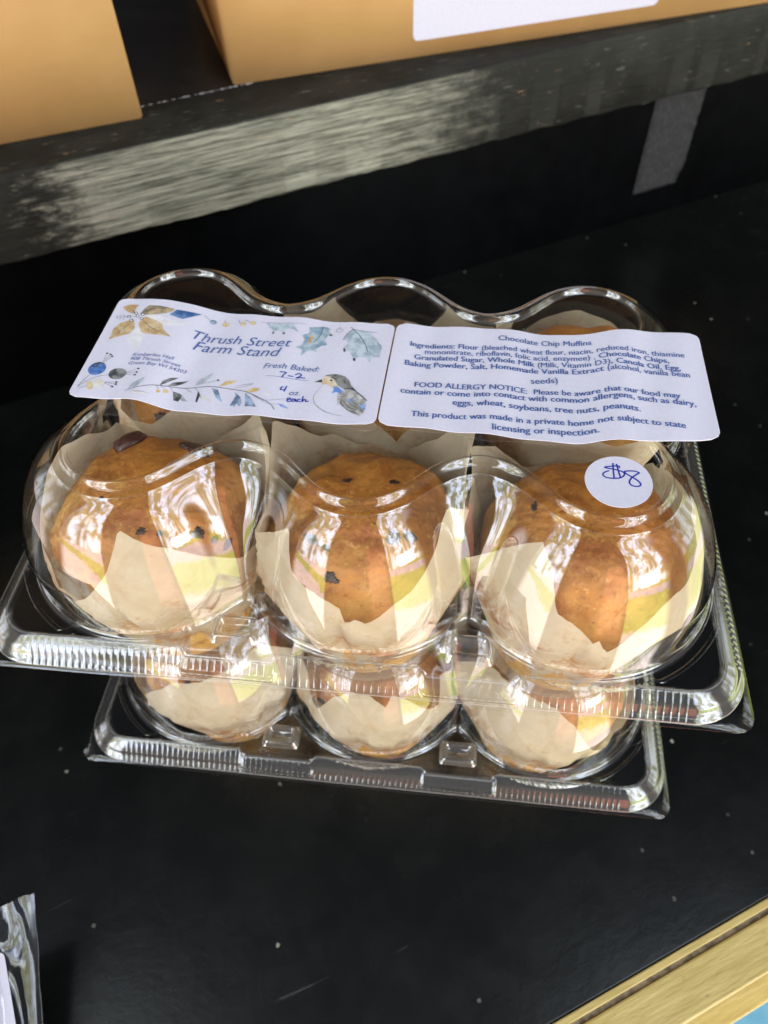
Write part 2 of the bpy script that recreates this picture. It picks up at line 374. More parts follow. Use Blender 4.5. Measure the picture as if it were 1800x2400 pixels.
# ------------------------------------------------------------------ the painted stand
A0 = (-313.2, 176.6)
stand = thing('display_stand', 'black painted wooden stand with a raised back step and pale yellow front trim', 'display stand', (A0[0], A0[1], 0), SHELF_YAW)
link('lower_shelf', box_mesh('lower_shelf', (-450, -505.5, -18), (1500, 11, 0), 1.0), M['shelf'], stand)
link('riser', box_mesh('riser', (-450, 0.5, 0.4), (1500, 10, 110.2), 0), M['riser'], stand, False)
def rough_board():
    # front board of the step: slightly uneven worn edges
    v = []; f = []
    n = 420; prof = [(-6.5, 113.5), (-2.6, 163.4), (-1.8, 165.4), (0.2, 166.2), (48, 166.0), (48, 112), (-2.5, 111), (-5.2, 111.6)]
    for i in range(n+1):
        t = -450+1950*i/n
        for j, (a, z) in enumerate(prof):
            k = 0.9 if j in (0, 7, 6) else 0.35
            d = noise.noise(Vector((t*0.05, j*3.1, 0)))*k + noise.noise(Vector((t*0.21, j*3.1, 4)))*k*0.5
            v.append((t, a+(d if j in (0, 7, 1, 2) else 0)*0.6, z+(d if j in (6, 7, 0, 2) else 0)))
    m_ = len(prof)
    for i in range(n):
        for j in range(m_):
            f.append((i*m_+j, i*m_+(j+1) % m_, (i+1)*m_+(j+1) % m_, (i+1)*m_+j))
    f.append(tuple(range(m_))); f.append(tuple(n*m_+j for j in reversed(range(m_))))
    return mesh('front_board', v, f)
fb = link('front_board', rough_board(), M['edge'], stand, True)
mm_ = fb.modifiers.new('split', 'EDGE_SPLIT'); mm_.split_angle = R(40)
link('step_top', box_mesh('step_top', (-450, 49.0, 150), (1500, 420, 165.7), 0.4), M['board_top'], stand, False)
# dried filler in the joint
rng = random.Random(4)
v = []; f = []
tt = 120.0
while tt < 420:
    L_ = rng.uniform(1.5, 7); w_ = rng.uniform(0.25, 0.8); z = 166.05+rng.uniform(0, .25); y = 48.4+rng.uniform(-.3, .3)
    k = len(v)
    v += [(tt, y-w_*.5, z), (tt+L_*.5, y-w_, z+.15), (tt+L_, y-w_*.4, z), (tt+L_, y+w_*.4, z), (tt+L_*.5, y+w_, z+.15), (tt, y+w_*.5, z),
          (tt, y-w_*.5, z-.8), (tt+L_, y-w_*.4, z-.8), (tt+L_, y+w_*.4, z-.8), (tt, y+w_*.5, z-.8)]
    f += [(k, k+1, k+4, k+5), (k+1, k+2, k+3, k+4), (k, k+6, k+7, k+2, k+1), (k+3, k+8, k+9, k+5, k+4)]
    tt += L_+rng.uniform(0, 3.5)
link('joint_filler', mesh('joint_filler', v, f), M['crack'], stand)
# front: edging strip, groove, fascia board, lower rail
link('edging_strip', box_mesh('edging_strip', (-450, -508.9, -17), (1500, -505.7, 0.4), 0.5), M['yellow'], stand, False)
link('groove_backing', box_mesh('groove_backing', (-450, -511.0, -17), (1500, -509.0, -2.2), 0), M['bare'], stand, False)
link('fascia_board', box_mesh('fascia_board', (-450, -529.5, -72), (1500, -511.2, -0.4), 0.9), M['yellow'], stand, False)
link('lower_rail', box_mesh('lower_rail', (230, -546.0, -120), (1200, -530.4, -84), 0.8), M['yellow'], stand, False)
link('lower_panel', box_mesh('lower_panel', (150, -720, -300), (1200, -500, -290), 1), M['blue_paint'], stand, False)
# torn strip of cloth tape hanging down the riser
v = []; f = []
rows = 46
for i in range(rows+1):
    q = i/rows; z = 110.0-q*84.5
    a = 570.5+q*0.5; bx = 622.5+noise.noise(Vector((z*0.16, 2, 0)))*1.5+noise.noise(Vector((z*0.6, 5, 0)))*0.9-sstep(.80, 1, q)*5
    for j in range(7):
        x = lerp(a, bx, j/6); y = -0.35-0.35*abs(math.sin(z*.09+j))*.4
        zz = z+(noise.noise(Vector((x*.2, 7, 0)))*1.6+(x-571)*.03 if i == rows else 0)
        v.append((x, y, zz))
for i in range(rows):
    for j in range(6): f.append((i*7+j, (i+1)*7+j, (i+1)*7+j+1, i*7+j+1))
tp = link('tape_strip', mesh('tape_strip', v, f), M['tape'], stand)
tp.modifiers.new('thick', 'SOLIDIFY').thickness = 0.0003
tp['label'] = 'matte black torn tape strip on the riser'

# ------------------------------------------------------------------ kraft boxes on the step
def sfw(t, n): return (A0[0]+t*math.cos(SHELF_YAW)-n*math.sin(SHELF_YAW), A0[1]+t*math.sin(SHELF_YAW)+n*math.cos(SHELF_YAW))
def kraft_box(label, corner, rz, x0, x1, depth, height):
    o = thing('cardboard_box', label, 'cardboard box', (*corner, 166.3), rz, 'cardboard boxes on the step')
    bm = bmesh.new()
    bmesh.ops.create_cube(bm, size=1)
    for q in bm.verts: q.co = Vector((lerp(x0, x1, q.co.x+.5), lerp(0, depth, q.co.y+.5), lerp(0, height, q.co.z+.5)))*MM
    bmesh.ops.bevel(bm, geom=bm.edges[:], offset=1.1*MM, segments=3, affect='EDGES')
    me = bpy.data.meshes.new('box_body'); bm.to_mesh(me); bm.free()
    link('box_body', me, M['kraft'], o)
    # tuck-in lid with its folded front edge
    link('lid_flap', box_mesh('lid_flap', (x0-.6, -.7, height-22), (x1+.6, depth*.98, height+.8), .7), M['kraft'], o)
    return o
kraft_box('plain brown cardboard box on the step, no label showing, left of the labelled box', sfw(163.7, 29.4), R(26.96), -360, 0, 230, 104)
kb = kraft_box('wide brown cardboard box on the step with a white label on its front', sfw(231.9, 48.5), R(23.5), 0, 470, 240, 108)
def rrect(x0, y0, x1, y1, r, n=8):
    o = []
    for cx, cy_, a0 in ((x1-r, y1-r, 0), (x0+r, y1-r, 90), (x0+r, y0+r, 180), (x1-r, y0+r, 270)):
        for k in range(n+1):
            a = R(a0+90*k/n); o.append((cx+r*math.cos(a), cy_+r*math.sin(a)))
    return o
pl = rrect(131.5, 11.0, 326.5, 80, 4)
v = [(x, -.05, z) for x, z in pl]+[(x, -.25, z) for x, z in pl]; n = len(pl)
f = [tuple(range(n, 2*n))]+[(i, (i+1) % n, n+(i+1) % n, n+i) for i in range(n)]
link('box_label', mesh('box_label', v, f), M['paper_soft'], kb, False)

# ------------------------------------------------------------------ the clear six-cup container (mm, lip of the flange at z = 0)
XD, YD, HS, EX = 127.3, 88.4, 7.8, 7.9
P = 80.0
BASE = 46.5                  # depth of the cups below the lip
def smin(a, b, k):
    h = max(k-abs(a-b), 0)/k
    return min(a, b)-h*h*k*0.25
def F(x, y, k):
    """signed distance to the scalloped outline of the six lobes (lobe radius 18)"""
    x = abs(x); y = abs(y)
    d = min(math.hypot(x-P, y-40), math.hypot(x, y-40))-18
    d2 = max(math.hypot(x-P, y-40), math.hypot(x, y-40))-18
    d = smin(d, d2, 2)
    qx, qy = x-84, y-36.5
    r = math.hypot(max(qx, 0), max(qy, 0))+min(max(qx, qy), 0)
    return smin(d, r, k)
def kk(off): return lerp(30, 7, sstep(-3, 18, off))
NQ = 230                     # outline points per quarter
NA = 4*NQ
def outline(off):
    """closed outline at an offset from the six-lobe figure: walk the level line through one quarter, space it evenly, mirror it"""
    k = kk(off)
    def G(x, y):
        e = .01
        return (F(x+e, y, k)-F(x-e, y, k))/(2*e), (F(x, y+e, k)-F(x, y-e, k))/(2*e)
    x, y = 130.0, 0.0
    for _ in range(60):
        d = F(x, y, k)-off
        x -= d*.9
        if abs(d) < 1e-6: break
    pts = [(x, 0.0)]; step_ = .45; tx, ty = 0.0, 1.0
    for _ in range(1200):
        gx, gy = G(x, y); L_ = math.hypot(gx, gy) or 1
        ux, uy = -gy/L_, gx/L_
        if ux*tx+uy*ty < 0: ux, uy = -ux, -uy
        tx, ty = ux, uy
        x += ux*step_; y += uy*step_
        for _ in range(3):
            gx, gy = G(x, y); g2 = gx*gx+gy*gy or 1
            d = F(x, y, k)-off
            x -= d*gx/g2; y -= d*gy/g2
        if x <= 0:
            px, py = pts[-1]; q = px/(px-x); pts.append((0.0, py+(y-py)*q)); break
        pts.append((x, max(y, 0)))
    acc = [0.0]
    for p, q in zip(pts, pts[1:]): acc.append(acc[-1]+math.hypot(q[0]-p[0], q[1]-p[1]))
    quarter = []; j = 0
    for i in range(NQ+1):
        s_ = acc[-1]*i/NQ
        while j < len(acc)-2 and acc[j+1] < s_: j += 1
        w_ = (s_-acc[j])/max(acc[j+1]-acc[j], 1e-9)
        quarter.append((lerp(pts[j][0], pts[j+1][0], w_), lerp(pts[j][1], pts[j+1][1], w_)))
    q1 = quarter[:-1]; q2 = [(-x_, y_) for x_, y_ in reversed(quarter)][:-1]
    q3 = [(-x_, -y_) for x_, y_ in quarter][:-1]; q4 = [(x_, -y_) for x_, y_ in reversed(quarter)][:-1]
    return q1+q2+q3+q4
def lobe_r(zp):              # lobe radius at a height above the deck
    T = ((0, 46.6), (10, 44.2), (20, 41.2), (30, 37.2), (36, 34.2), (42, 30.0), (45.5, 26.6), (48.3, 22.6))
    if zp <= 0: return T[0][1]
    if zp >= 48.3: return T[-1][1]
    n_ = len(T)
    def slope(i):
        if i == 0: return (T[1][1]-T[0][1])/(T[1][0]-T[0][0])
        if i == n_-1: return (T[-1][1]-T[-2][1])/(T[-1][0]-T[-2][0])
        return (T[i+1][1]-T[i-1][1])/(T[i+1][0]-T[i-1][0])
    for i in range(n_-1):
        if zp <= T[i+1][0]:
            w_ = T[i+1][0]-T[i][0]; q = (zp-T[i][0])/w_
            return ((2*q**3-3*q*q+1)*T[i][1]+(q**3-2*q*q+q)*w_*slope(i)+(-2*q**3+3*q*q)*T[i+1][1]+(q**3-q*q)*w_*slope(i+1))
PROFILE = [(47.3, 1.0), (45.9, 0.15), (45.1, -.9), (44.6, -2.2)]
def rr_ray(th, hx, hy, r):
    c, s = abs(math.cos(th)), abs(math.sin(th))
    t = min(hx/max(c, 1e-9), hy/max(s, 1e-9))
    x, y = c*t, s*t
    if x > hx-r and y > hy-r:
        bq = c*(hx-r)+s*(hy-r); cq = (hx-r)**2+(hy-r)**2-r*r
        t = bq+math.sqrt(max(bq*bq-cq, 0))
    return t
def tab(x, y):               # the two finger tabs push the front wall out
    if y > 0: return 0
    return 2.6*(sstep(-60, -57, x)*(1-sstep(-27, -24, x))+sstep(24, 27, x)*(1-sstep(56, 59, x)))
def lid_mesh():
    v = []; f = []
    rings = []
    # (offset from the 18 mm lobe, height above lip)
    prof = []
    # deck side fillet at the foot of the dome
    prof += [(33.5, HS), (31.2, HS), (30.4, HS+.1), (29.9, HS+.35), (29.5, HS+.6), (29.2, HS+.65), (28.9, HS+.8), (28.65, HS+1.1)]
    for i in range(1, 45):
        zp = 1.2+ (48.3-1.2)*i/44
        prof.append((lobe_r(zp)-18, HS+zp))
    # crease, rim bead, sunken plateau
    prof += [(4.45, HS+48.5), (4.2, HS+48.6), (3.0, HS+48.85), (1.7, HS+49.25), (.9, HS+49.8), (.3, HS+50.6), (-.2, HS+51.3), (-.7, HS+51.6), (-1.2, HS+51.55), (-1.6, HS+51.0), (-1.95, HS+50.2), (-2.3, HS+49.5), (-2.9, HS+49.15)]
    for off, z in prof:
        ring = []
        for x, y in outline(off):
            x += (1.6 if x > 0 else -4.2)*sstep(78, 112, abs(x))*sstep(HS+.5, HS+16, z)*(1-sstep(HS+40, HS+52, z)*.6)
            ring.append(len(v)); v.append((x, y, z))
        rings.append(ring)
    # plateau: shrink to the middle
    last = [v[i] for i in rings[-1]]
    for s in (.985, .75, .5, .25):
        ring = []
        for x, y, z in last: ring.append(len(v)); v.append((x*s, y*s, z-.15))
        rings.append(ring)
    # outer deck loop
    ring = []
    for x, y, z in [v[i] for i in rings[0]]:
        a = math.atan2(y, x)
        t = rr_ray(a, XD-1.2, YD-1.2, 13); x, y = t*math.cos(a), t*math.sin(a)
        ring.append(len(v)); v.append((x, y-(tab(x, y) if abs(y+YD-1.2) < 3 else 0), HS))
    rings.insert(0, ring)
    for r0, r1 in zip(rings, rings[1:]):
        for i in range(NA):
            k = (i+1) % NA; f.append((r0[i], r0[k], r1[k], r1[i]))
    c = len(v); v.append((0, 0, last[0][2]-.15))
    for i in range(NA): f.append((rings[-1][i], rings[-1][(i+1) % NA], c))
    # skirt with ribs, running round the deck
    path = []
    r = 13; step = 0.31
    def seg(x0, y0, x1, y1, nx, ny):
        L_ = math.hypot(x1-x0, y1-y0); n_ = int(L_/step)
        for i in range(n_): path.append((lerp(x0, x1, i/n_), lerp(y0, y1, i/n_), nx, ny, 1))
    def arc(cx, cy_, a0):
        n_ = int(r*PI/2/step)
        for i in range(n_):
            a = R(a0+90*i/n_); path.append((cx+r*math.cos(a), cy_+r*math.sin(a), math.cos(a), math.sin(a), 0))
    seg(-XD+r, -YD, XD-r, -YD, 0, -1); arc(XD-r, -YD+r, -90); seg(XD, -YD+r, XD, YD-r, 1, 0); arc(XD-r, YD-r, 0)
    seg(XD-r, YD, -XD+r, YD, 0, 1); arc(-XD+r, YD-r, 90); seg(-XD, YD-r, -XD, -YD+r, -1, 0); arc(-XD+r, -YD+r, 180)
    n_ = len(path); prev = None
    sk = [(-1.2, HS), (-.6, HS+.3), (0, HS+.2), (.7, HS-.2), (2.0, HS-1.0), (3.4, HS-1.95), (4.5, HS-2.8), (5.0, 4.3), (5.3, 3.5), (5.8, 2.8), (6.5, 2.1), (7.2, 1.5), (EX, 1.05), (EX+.25, .7), (EX+.1, .2)]
    rings2 = []; nf = len(f)
    for j_, (o, z) in enumerate(sk):
        ring = []
        for i, (x, y, nx, ny, st) in enumerate(path):
            s_ = i*step
            rib = math.exp(-((((s_/2.48) % 1.0)-.5)/.11)**2)
            t_ = tab(x, y) if ny == -1 else 0
            oo = o+(t_ if j_ < 9 else t_*max(0, 1-(j_-8)/3.0)); zz = z-(t_*.45 if 0 < j_ < 7 else 0)
            if 2 < j_ < 7 and st and ny: zz += rib*0.07
            if 7 <= j_ <= 11: zz += rib*0.20*st*(1 if ny else 1.8); oo += rib*.10*st*(1 if ny else 1.8)
            zz += 0.12*math.sin(s_*.03+1)+(noise.noise(Vector((s_*.02, 3, 0)))*.3 if j_ > 8 else 0)
            ring.append(len(v)); v.append((x+nx*oo, y+ny*oo, zz))
        rings2.append(ring)
    mi = [0]*nf
    for i in range(NA*4): mi[NA*4+i] = 3       # foot of the dome
    k0 = len(prof)-13
    for r_ in (k0, k0+1, k0+11, k0+12):
        for i in range(NA): mi[r_*NA+i] = 3    # crease and inner edge of the rim
    for q, (r0, r1) in enumerate(zip(rings2, rings2[1:])):
        for i in range(n_):
            k = (i+1) % n_; f.append((r0[i], r1[i], r1[k], r0[k])); mi.append(2 if q in (1, 12, 13) else 1)
    return mesh('lid', [(x, y, z+BASE) for x, y, z in v], f, mi)
def tray_mesh():
    v = []; f = []
    NX, NY = 216, 152
    hx, hy = 128.5, 89.5
    def z_at(x, y):
        z = HS-1.4
        for i in (-1, 0, 1):
            for j in (-1, 1):
                d = math.hypot(x-i*P, y-j*40)
                if d < 44.5:
                    if d < 29: zz = -BASE+.6
                    elif d < 33: zz = -BASE+.6+6*((d-29)/4)**2
                    else: zz = lerp(-BASE+6.6, HS-3, (d-33)/(43.4-33)) if d < 43.4 else lerp(HS-3, HS-1.4, sstep(43.4, 44.5, d))
                    z = min(z, zz)
        # feet between the cups stay shallow
        return z
    for j in range(NY+1):
        for i in range(NX+1):
            x = lerp(-hx+2, hx-2, i/NX); y = lerp(-hy+2, hy-2, j/NY); v.append((x, y, z_at(x, y)))
    for j in range(NY):
        for i in range(NX):
            a = j*(NX+1)+i; q = (a, a+1, a+NX+2, a+NX+1)
            f.append(q)
    # folded rim under the lid's lip
    rings = []
    for o, z, r in ((-1.6, HS-1.4, 12), (3.0, 4.0, 12.5), (5.2, .6, 13), (EX-1.4, .1, 15), (EX+1.2, -.1, 7), (EX+1.3, -.45, 7)):
        ring = []
        for k in range(480):
            a = 2*PI*(k+.5)/480; t = rr_ray(a, XD+o, YD+o, r)
            ring.append(len(v)); v.append((t*math.cos(a), t*math.sin(a), z))
        rings.append(ring)
    for r0, r1 in zip(rings, rings[1:]):
        for i in range(480):
            k = (i+1) % 480; f.append((r0[i], r0[k], r1[k], r1[i]))
    return mesh('tray', [(x, y, z+BASE) for x, y, z in v], f)
def button_mesh():
    v = []; f = []; rings = []
    for hw, hh, r, z in ((8.6, 5.6, 2.2, -.1), (8.1, 5.1, 2.2, .5), (7.6, 4.7, 2, 2.4), (7.1, 4.2, 1.8, 3.1), (6.3, 3.5, 1.5, 3.2), (5.6, 2.8, 1.2, 2.8), (5.2, 2.4, 1, 1.0), (4.8, 2.1, .8, .6)):
        pts = rrect(-hw, -hh, hw, hh, r, 5); ring = []
        for x, y in pts: ring.append(len(v)); v.append((x, y, z))
        rings.append(ring)
    n_ = len(rings[0])
    for r0, r1 in zip(rings, rings[1:]):
        for i in range(n_): f.append((r0[i], r0[(i+1) % n_], r1[(i+1) % n_], r1[i]))
    f.append(tuple(rings[-1]))
    return mesh('snap_button', v, f)
def nub_mesh():
    v = []; f = []
    for j in range(7):
        a = PI/2*j/6; rr = 2.9*math.cos(a) if j < 6 else 0.02; z = 2.6*math.sin(a)
        for k in range(20): v.append((rr*math.cos(2*PI*k/20), rr*math.sin(2*PI*k/20), z))
    for j in range(6):
        for k in range(20): f.append((j*20+k, j*20+(k+1) % 20, (j+1)*20+(k+1) % 20, (j+1)*20+k))
    return mesh('locating_nub', v, f)
def ear_mesh(sx):
    """raised ear hugging the foot of a corner lobe"""
    v = []; f = []
    n_ = 40; rows = [(-1.0, 0), (-.5, .2), (0, .28), (.4, .2), (.7, 0)]
    for i in range(n_+1):
        q = i/n_
        ang = R(lerp(-68, -20, q))
        bulge = 5.2*(sstep(0, .14, q)*(1-sstep(.86, 1, q)))
        for o, z in rows:
            rr = 46.5+bulge+o
            v.append((sx*(P+rr*math.cos(ang)), -40+rr*math.sin(ang), HS+z-.05))
    m_ = len(rows)
    for i in range(n_):
        for j in range(m_-1): f.append((i*m_+j, (i+1)*m_+j, (i+1)*m_+j+1, i*m_+j+1))
    return mesh('corner_ear', [(x, y, z+BASE) for x, y, z in v], f)
LID, TRAY, BUT, NUB, EAR = lid_mesh(), tray_mesh(), button_mesh(), nub_mesh(), [ear_mesh(1), ear_mesh(-1)]
for me in (LID, NUB, EAR[0], EAR[1]): me.materials.append(M['plastic'])
LID.materials.append(M['ribbed']); LID.materials.append(M['rim_edge']); LID.materials.append(M['foot']); BUT.materials.append(M['button'])
TRAY.materials.append(M['tray_plastic'])
def container(label, loc, rz):
    o = thing('muffin_container', label, 'muffin container', loc, rz, 'stacked clear muffin containers')
    lid = link('lid', LID, None, o)
    link('tray', TRAY, None, o)
    for x in (-41.5, 40.8):
        q = link('snap_button', BUT, None, lid); q.location = (x*MM, -80*MM, (BASE+HS)*MM)
    for x in (-59.2, 59.8):
        q = link('locating_nub', NUB, None, lid); q.location = (x*MM, -79.6*MM, (BASE+HS-.1)*MM)
    for me in EAR: link('corner_ear', me, None, lid)
    return o
boxA = container('upper clear plastic muffin clamshell with a long paper label and round price sticker', (0, 0, LIFT-BASE), 0)
boxB = container('lower clear plastic muffin clamshell, standing on the black shelf beneath the labelled one', (2.187, 2.682, LIFT-106.5-BASE), R(-.091))

# ------------------------------------------------------------------ muffins in tulip parchment liners
Z0 = -HS-BASE+.9             # floor of a cup, measured from the deck (zp)
def interp(tab_, th):
    n_ = len(tab_)
    t = [((a+180) % 360)-180 for a, _ in tab_]
    pts = sorted(zip(t, [h for _, h in tab_]))
    pts = [(pts[-1][0]-360, pts[-1][1])]+pts+[(pts[0][0]+360, pts[0][1])]
    for (a, ha), (b_, hb) in zip(pts, pts[1:]):
        if a <= th <= b_:
            return lerp(ha, hb, (th-a)/max(b_-a, 1e-6))
    return pts[-1][1]
def lim(i, j, th, zp, margin=1.8):
    """how far a point may stand from the cup's axis before it meets the lid or a neighbour"""
    sx, sy = math.sin(th), -math.cos(th)
    cx, cy_ = (i-1)*P, j*40
    hi = 60.0
    if zp > 0:
        off = lobe_r(min(zp, 48))-18; k = kk(off)
        t = 4.0
        for _ in range(40):
            d = off-F(cx+sx*t, cy_+sy*t, k)
            if d < .05: break
            t += max(d*.8, .05)
            if t > 60: break
        hi = t-margin
    else: hi = lerp(30.5, 43.4, (zp-Z0)/(-Z0))-.8
    # neighbours
    def wob(k, s): return 2.0*noise.noise(Vector((zp*.05, k*5.3, s)))+4.5*math.sin(zp*.075+k*2.7+s*1.3)*sstep(0, 14, zp)
    if i > 0 and sx < -1e-3: hi = min(hi, (39.75-wob(i-.5, j))/-sx)
    if i < 2 and sx > 1e-3: hi = min(hi, (39.75+wob(i+.5, j))/sx)
    if j < 0 and sy > 1e-3: hi = min(hi, (39.4+wob(9, i))/sy)
    if j > 0 and sy < -1e-3: hi = min(hi, (39.4-wob(9, i))/-sy)
    return max(hi, 3)
def liner_mesh(i, j, tab_, seed):
    v = []; f = []
    NT_, NL = 150, 26
    for a in range(NT_):
        thd = -180+360*a/NT_; th = R(thd)
        h = interp(tab_, thd)+noise.noise(Vector((math.cos(th)*3, math.sin(th)*3, seed)))*1.6
        h += noise.noise(Vector((math.cos(th)*14, math.sin(th)*14, seed+9)))*.5
        h = min(h, 45.5)
        fold = math.sin(th*5.5+seed*1.7+3.2*noise.noise(Vector((math.cos(th)*1.5, math.sin(th)*1.5, seed))))
        fold2 = noise.noise(Vector((math.cos(th)*5, math.sin(th)*5, seed+3)))
        for l in range(NL+1):
            q = l/NL
            if l == 0: rr, z = 24.0, Z0+.3
            else:
                z = lerp(Z0+.6, h, ((l-1)/(NL-1)))
                if z < 0: rr = lerp(29.0, 42.2, (z-Z0)/(-Z0))
                else: rr = 42.2+.22*z
                up = sstep(Z0, 20, z)
                crs = abs(((thd*.031+seed*1.3+.6*noise.noise(Vector((math.cos(th)*2, math.sin(th)*2, seed+5)))) % 1.0)-.5)*2
                rr += fold2*lerp(.5, 1.4, up)+crs*lerp(.8, 2.8, up)-1.6-abs(fold)**.7*lerp(2.3, 1.8, up)-.8*abs(math.sin(th*13+seed+4*fold2))
                rr = min(rr, lim(i, j, th, z, 2.0+.5*(fold2+1)))
            v.append((rr*math.sin(th), -rr*math.cos(th), z-Z0))
    for a in range(NT_):
        b_ = (a+1) % NT_
        for l in range(NL): f.append((a*(NL+1)+l, b_*(NL+1)+l, b_*(NL+1)+l+1, a*(NL+1)+l+1))
    c = len(v); v.append((0, 0, .3))
    for a in range(NT_): f.append((a*(NL+1), c, ((a+1) % NT_)*(NL+1)))
    return mesh('paper_liner', v, f)
def cake_point(th, q, i, j, seed, top, rmax, lean):
    """surface of the cake: q 0 bottom .. 1 crown"""
    if q < .38:
        z = lerp(Z0+1.2, 4.0, q/.38); r = lerp(27, 36.0, q/.38)
    else:
        a = (q-.38)/.62*PI/2
        z = 4.0+(top-4.0)*math.sin(a)**1.05; r = rmax*math.cos(a)**.80 if q < 1 else 0
        r = lerp(36.0, r, sstep(.38, .47, q)) if q < .47 else r
    n1 = noise.noise(Vector((math.sin(th)*1.6*min(1, r/20), math.cos(th)*1.6*min(1, r/20), z*.05+seed*5)))
    n2 = noise.noise(Vector((math.sin(th)*r*.14, math.cos(th)*r*.14, z*.14+seed*3)))
    n3 = noise.noise(Vector((math.sin(th)*r*.45, math.cos(th)*r*.45, z*.45+seed*2)))
    k = 1 if q > .3 else .25
    n4 = noise.noise(Vector((math.sin(th)*r*1.1, math.cos(th)*r*1.1, z*1.1+seed)))
    r += (n1*3.4+n2*1.1+n3*.32+n4*.16)*k*min(1, r/12)
    z += (n1*1.2+n2*.6+n3*.25+n4*.15)*k*(1 if q > .5 else .4)
    x, y = r*math.sin(th)+lean[0]*sstep(.35, 1, q), -r*math.cos(th)+lean[1]*sstep(.35, 1, q)
    rr = math.hypot(x, y)
    th2 = math.atan2(x, -y)
    L_ = lim(i, j, th2, min(z, 46.0), 4.0)
    if rr > L_: x *= L_/rr; y *= L_/rr
    return Vector((x, y, min(z, 45.5)-Z0))
def cake_mesh(*a):
    v = []; f = []; NT_, NL = 200, 90
    for l in range(NL):
        for k in range(NT_): v.append(tuple(cake_point(2*PI*k/NT_-PI, l/NL, *a)))
    for l in range(NL-1):
        for k in range(NT_):
            b_ = (k+1) % NT_; f.append((l*NT_+k, l*NT_+b_, (l+1)*NT_+b_, (l+1)*NT_+k))
    c = len(v); v.append(tuple(cake_point(0, 1.0, *a)))
    for k in range(NT_): f.append(((NL-1)*NT_+k, (NL-1)*NT_+(k+1) % NT_, c))
    c = len(v); v.append((0, 0, 1.2))
    for k in range(NT_): f.append(((k+1) % NT_, k, c))
    return mesh('cake', v, f)
def chip_mesh(seed, size, flat=.55):
    bm = bmesh.new(); bmesh.ops.create_icosphere(bm, subdivisions=4, radius=1)
    for q in bm.verts:
        g = q.co.copy()
        d = 1+.55*noise.noise(Vector((g.x*1.4+seed*3.1, g.y*1.4, seed)))+.5*noise.noise(Vector((g.x*4+seed, g.y*4, seed*2)))
        if flat > .5: d = 1+.10*noise.noise(g*1.5+Vector((seed, 0, 0)))
        q.co = Vector((g.x*d*size[0], g.y*d*size[1], g.z*(1+.4*noise.noise(g*3+Vector((seed, 0, 0))))*min(size)*flat))*MM
    me = bpy.data.meshes.new('chocolate_chip'); bm.to_mesh(me); bm.free(); return me
def muffin(box, i, j, label, tab_, seed, top=44, rmax=37, lean=(0, 0), chips=(), group=None):
    base = box.location/MM
    ang = box.rotation_euler.z
    lx, ly = (i-1)*P, j*40
    loc = (base.x+lx*math.cos(ang)-ly*math.sin(ang), base.y+lx*math.sin(ang)+ly*math.cos(ang), base.z+BASE+HS+Z0)
    o = thing('muffin', label, 'muffin', loc, ang, group)
    args = (i, j, seed, top, rmax, lean)
    link('cake', cake_mesh(*args), M['cake'], o)
    link('paper_liner', liner_mesh(i, j, tab_, seed), M['parchment'], o)
    for n_, (thd, q, sx, sy, *mk) in enumerate(chips):
        th = R(thd)
        p0 = cake_point(th, q, *args); p1 = cake_point(th, q+.02, *args); p2 = cake_point(th+.06, q, *args)
        nn = (p2-p0).cross(p1-p0).normalized()
        c = link('chocolate_chip', chip_mesh(seed*7+n_, (sx*1.25, sy*1.3), .30 if not mk else .55), M['choc_red'] if mk else M['choc'], o)
        tx_ = (p2-p0).normalized(); ty_ = nn.cross(tx_)
        c.matrix_local = Matrix((( tx_.x, ty_.x, nn.x, p0.x*MM), (tx_.y, ty_.y, nn.y, p0.y*MM), (tx_.z, ty_.z, nn.z, p0.z*MM), (0, 0, 0, 1)))
    return o
GA, GB = 'muffins in the upper container', 'muffins in the lower container'
# liner height above the deck by bearing (0 = towards the viewer, 90 = right)
LT = [
 [(-150, 16), (-128, 30), (-104, 37), (-90, 33), (-72, 18), (-58, 16), (-46, 15), (-39, 7), (-32, 9), (-27, 7), (-18, 11), (-3, 26), (8, 40), (11, 39), (37, 30), (66, 15), (85, 18), (112, 38), (124, 42), (140, 26), (165, 8), (180, 8)],
 [(-150, 18), (-128, 36), (-112, 30), (-98, 21), (-88, 21), (-65, 28), (-46, 38), (-43, 37), (-34, 26), (-16, 22), (-5, 20), (-2, 13), (3, 15), (8, 13), (19, 18), (35, 24), (51, 31), (70, 41), (74, 40), (84, 34), (99, 24), (120, 40), (130, 43), (146, 24), (165, 8), (180, 10)],
 [(-150, 10), (-132, 28), (-118, 34), (-100, 20), (-88, 15), (-77, 17), (-60, 31), (-43, 40), (-38, 39), (-30, 36), (-20, 23), (-12, 22), (-6, 19), (0, 14), (3, 16), (6, 10), (15, 16), (32, 24), (52, 27), (70, 31), (76, 40), (96, 40), (104, 26), (130, 30), (150, 12), (180, 8)],
]
muffin(boxA, 0, -1, 'golden muffin with a smooth red-brown chocolate drop on its crown, upper container\'s front row', LT[0], 1.3, 33, 37.5, (2, -2),
       [(-150, .74, 5.4, 4.6, 1), (150, .76, 5.0, 3.2), (56, .70, 1.9, 1.5), (62, .62, 1.2, .9), (66, .56, 2.0, 1.0), (12, .80, 1.8, 1.0), (30, .78, 1.0, .8), (-60, .86, 1.0, .7)], GA)
muffin(boxA, 1, -1, 'golden muffin between two spread paper flaps, middle of the upper container\'s front row', LT[1], 2.1, 31, 36.5, (0, -4),
       [(-46, .80, 2.4, 1.0), (-32, .80, 1.8, .8), (44, .83, 2.4, 2.0), (58, .81, 1.5, 1.8), (-16, .68, 2.4, 1.3), (-150, .90, 1.7, .8), (140, .86, 1.4, .9)], GA)
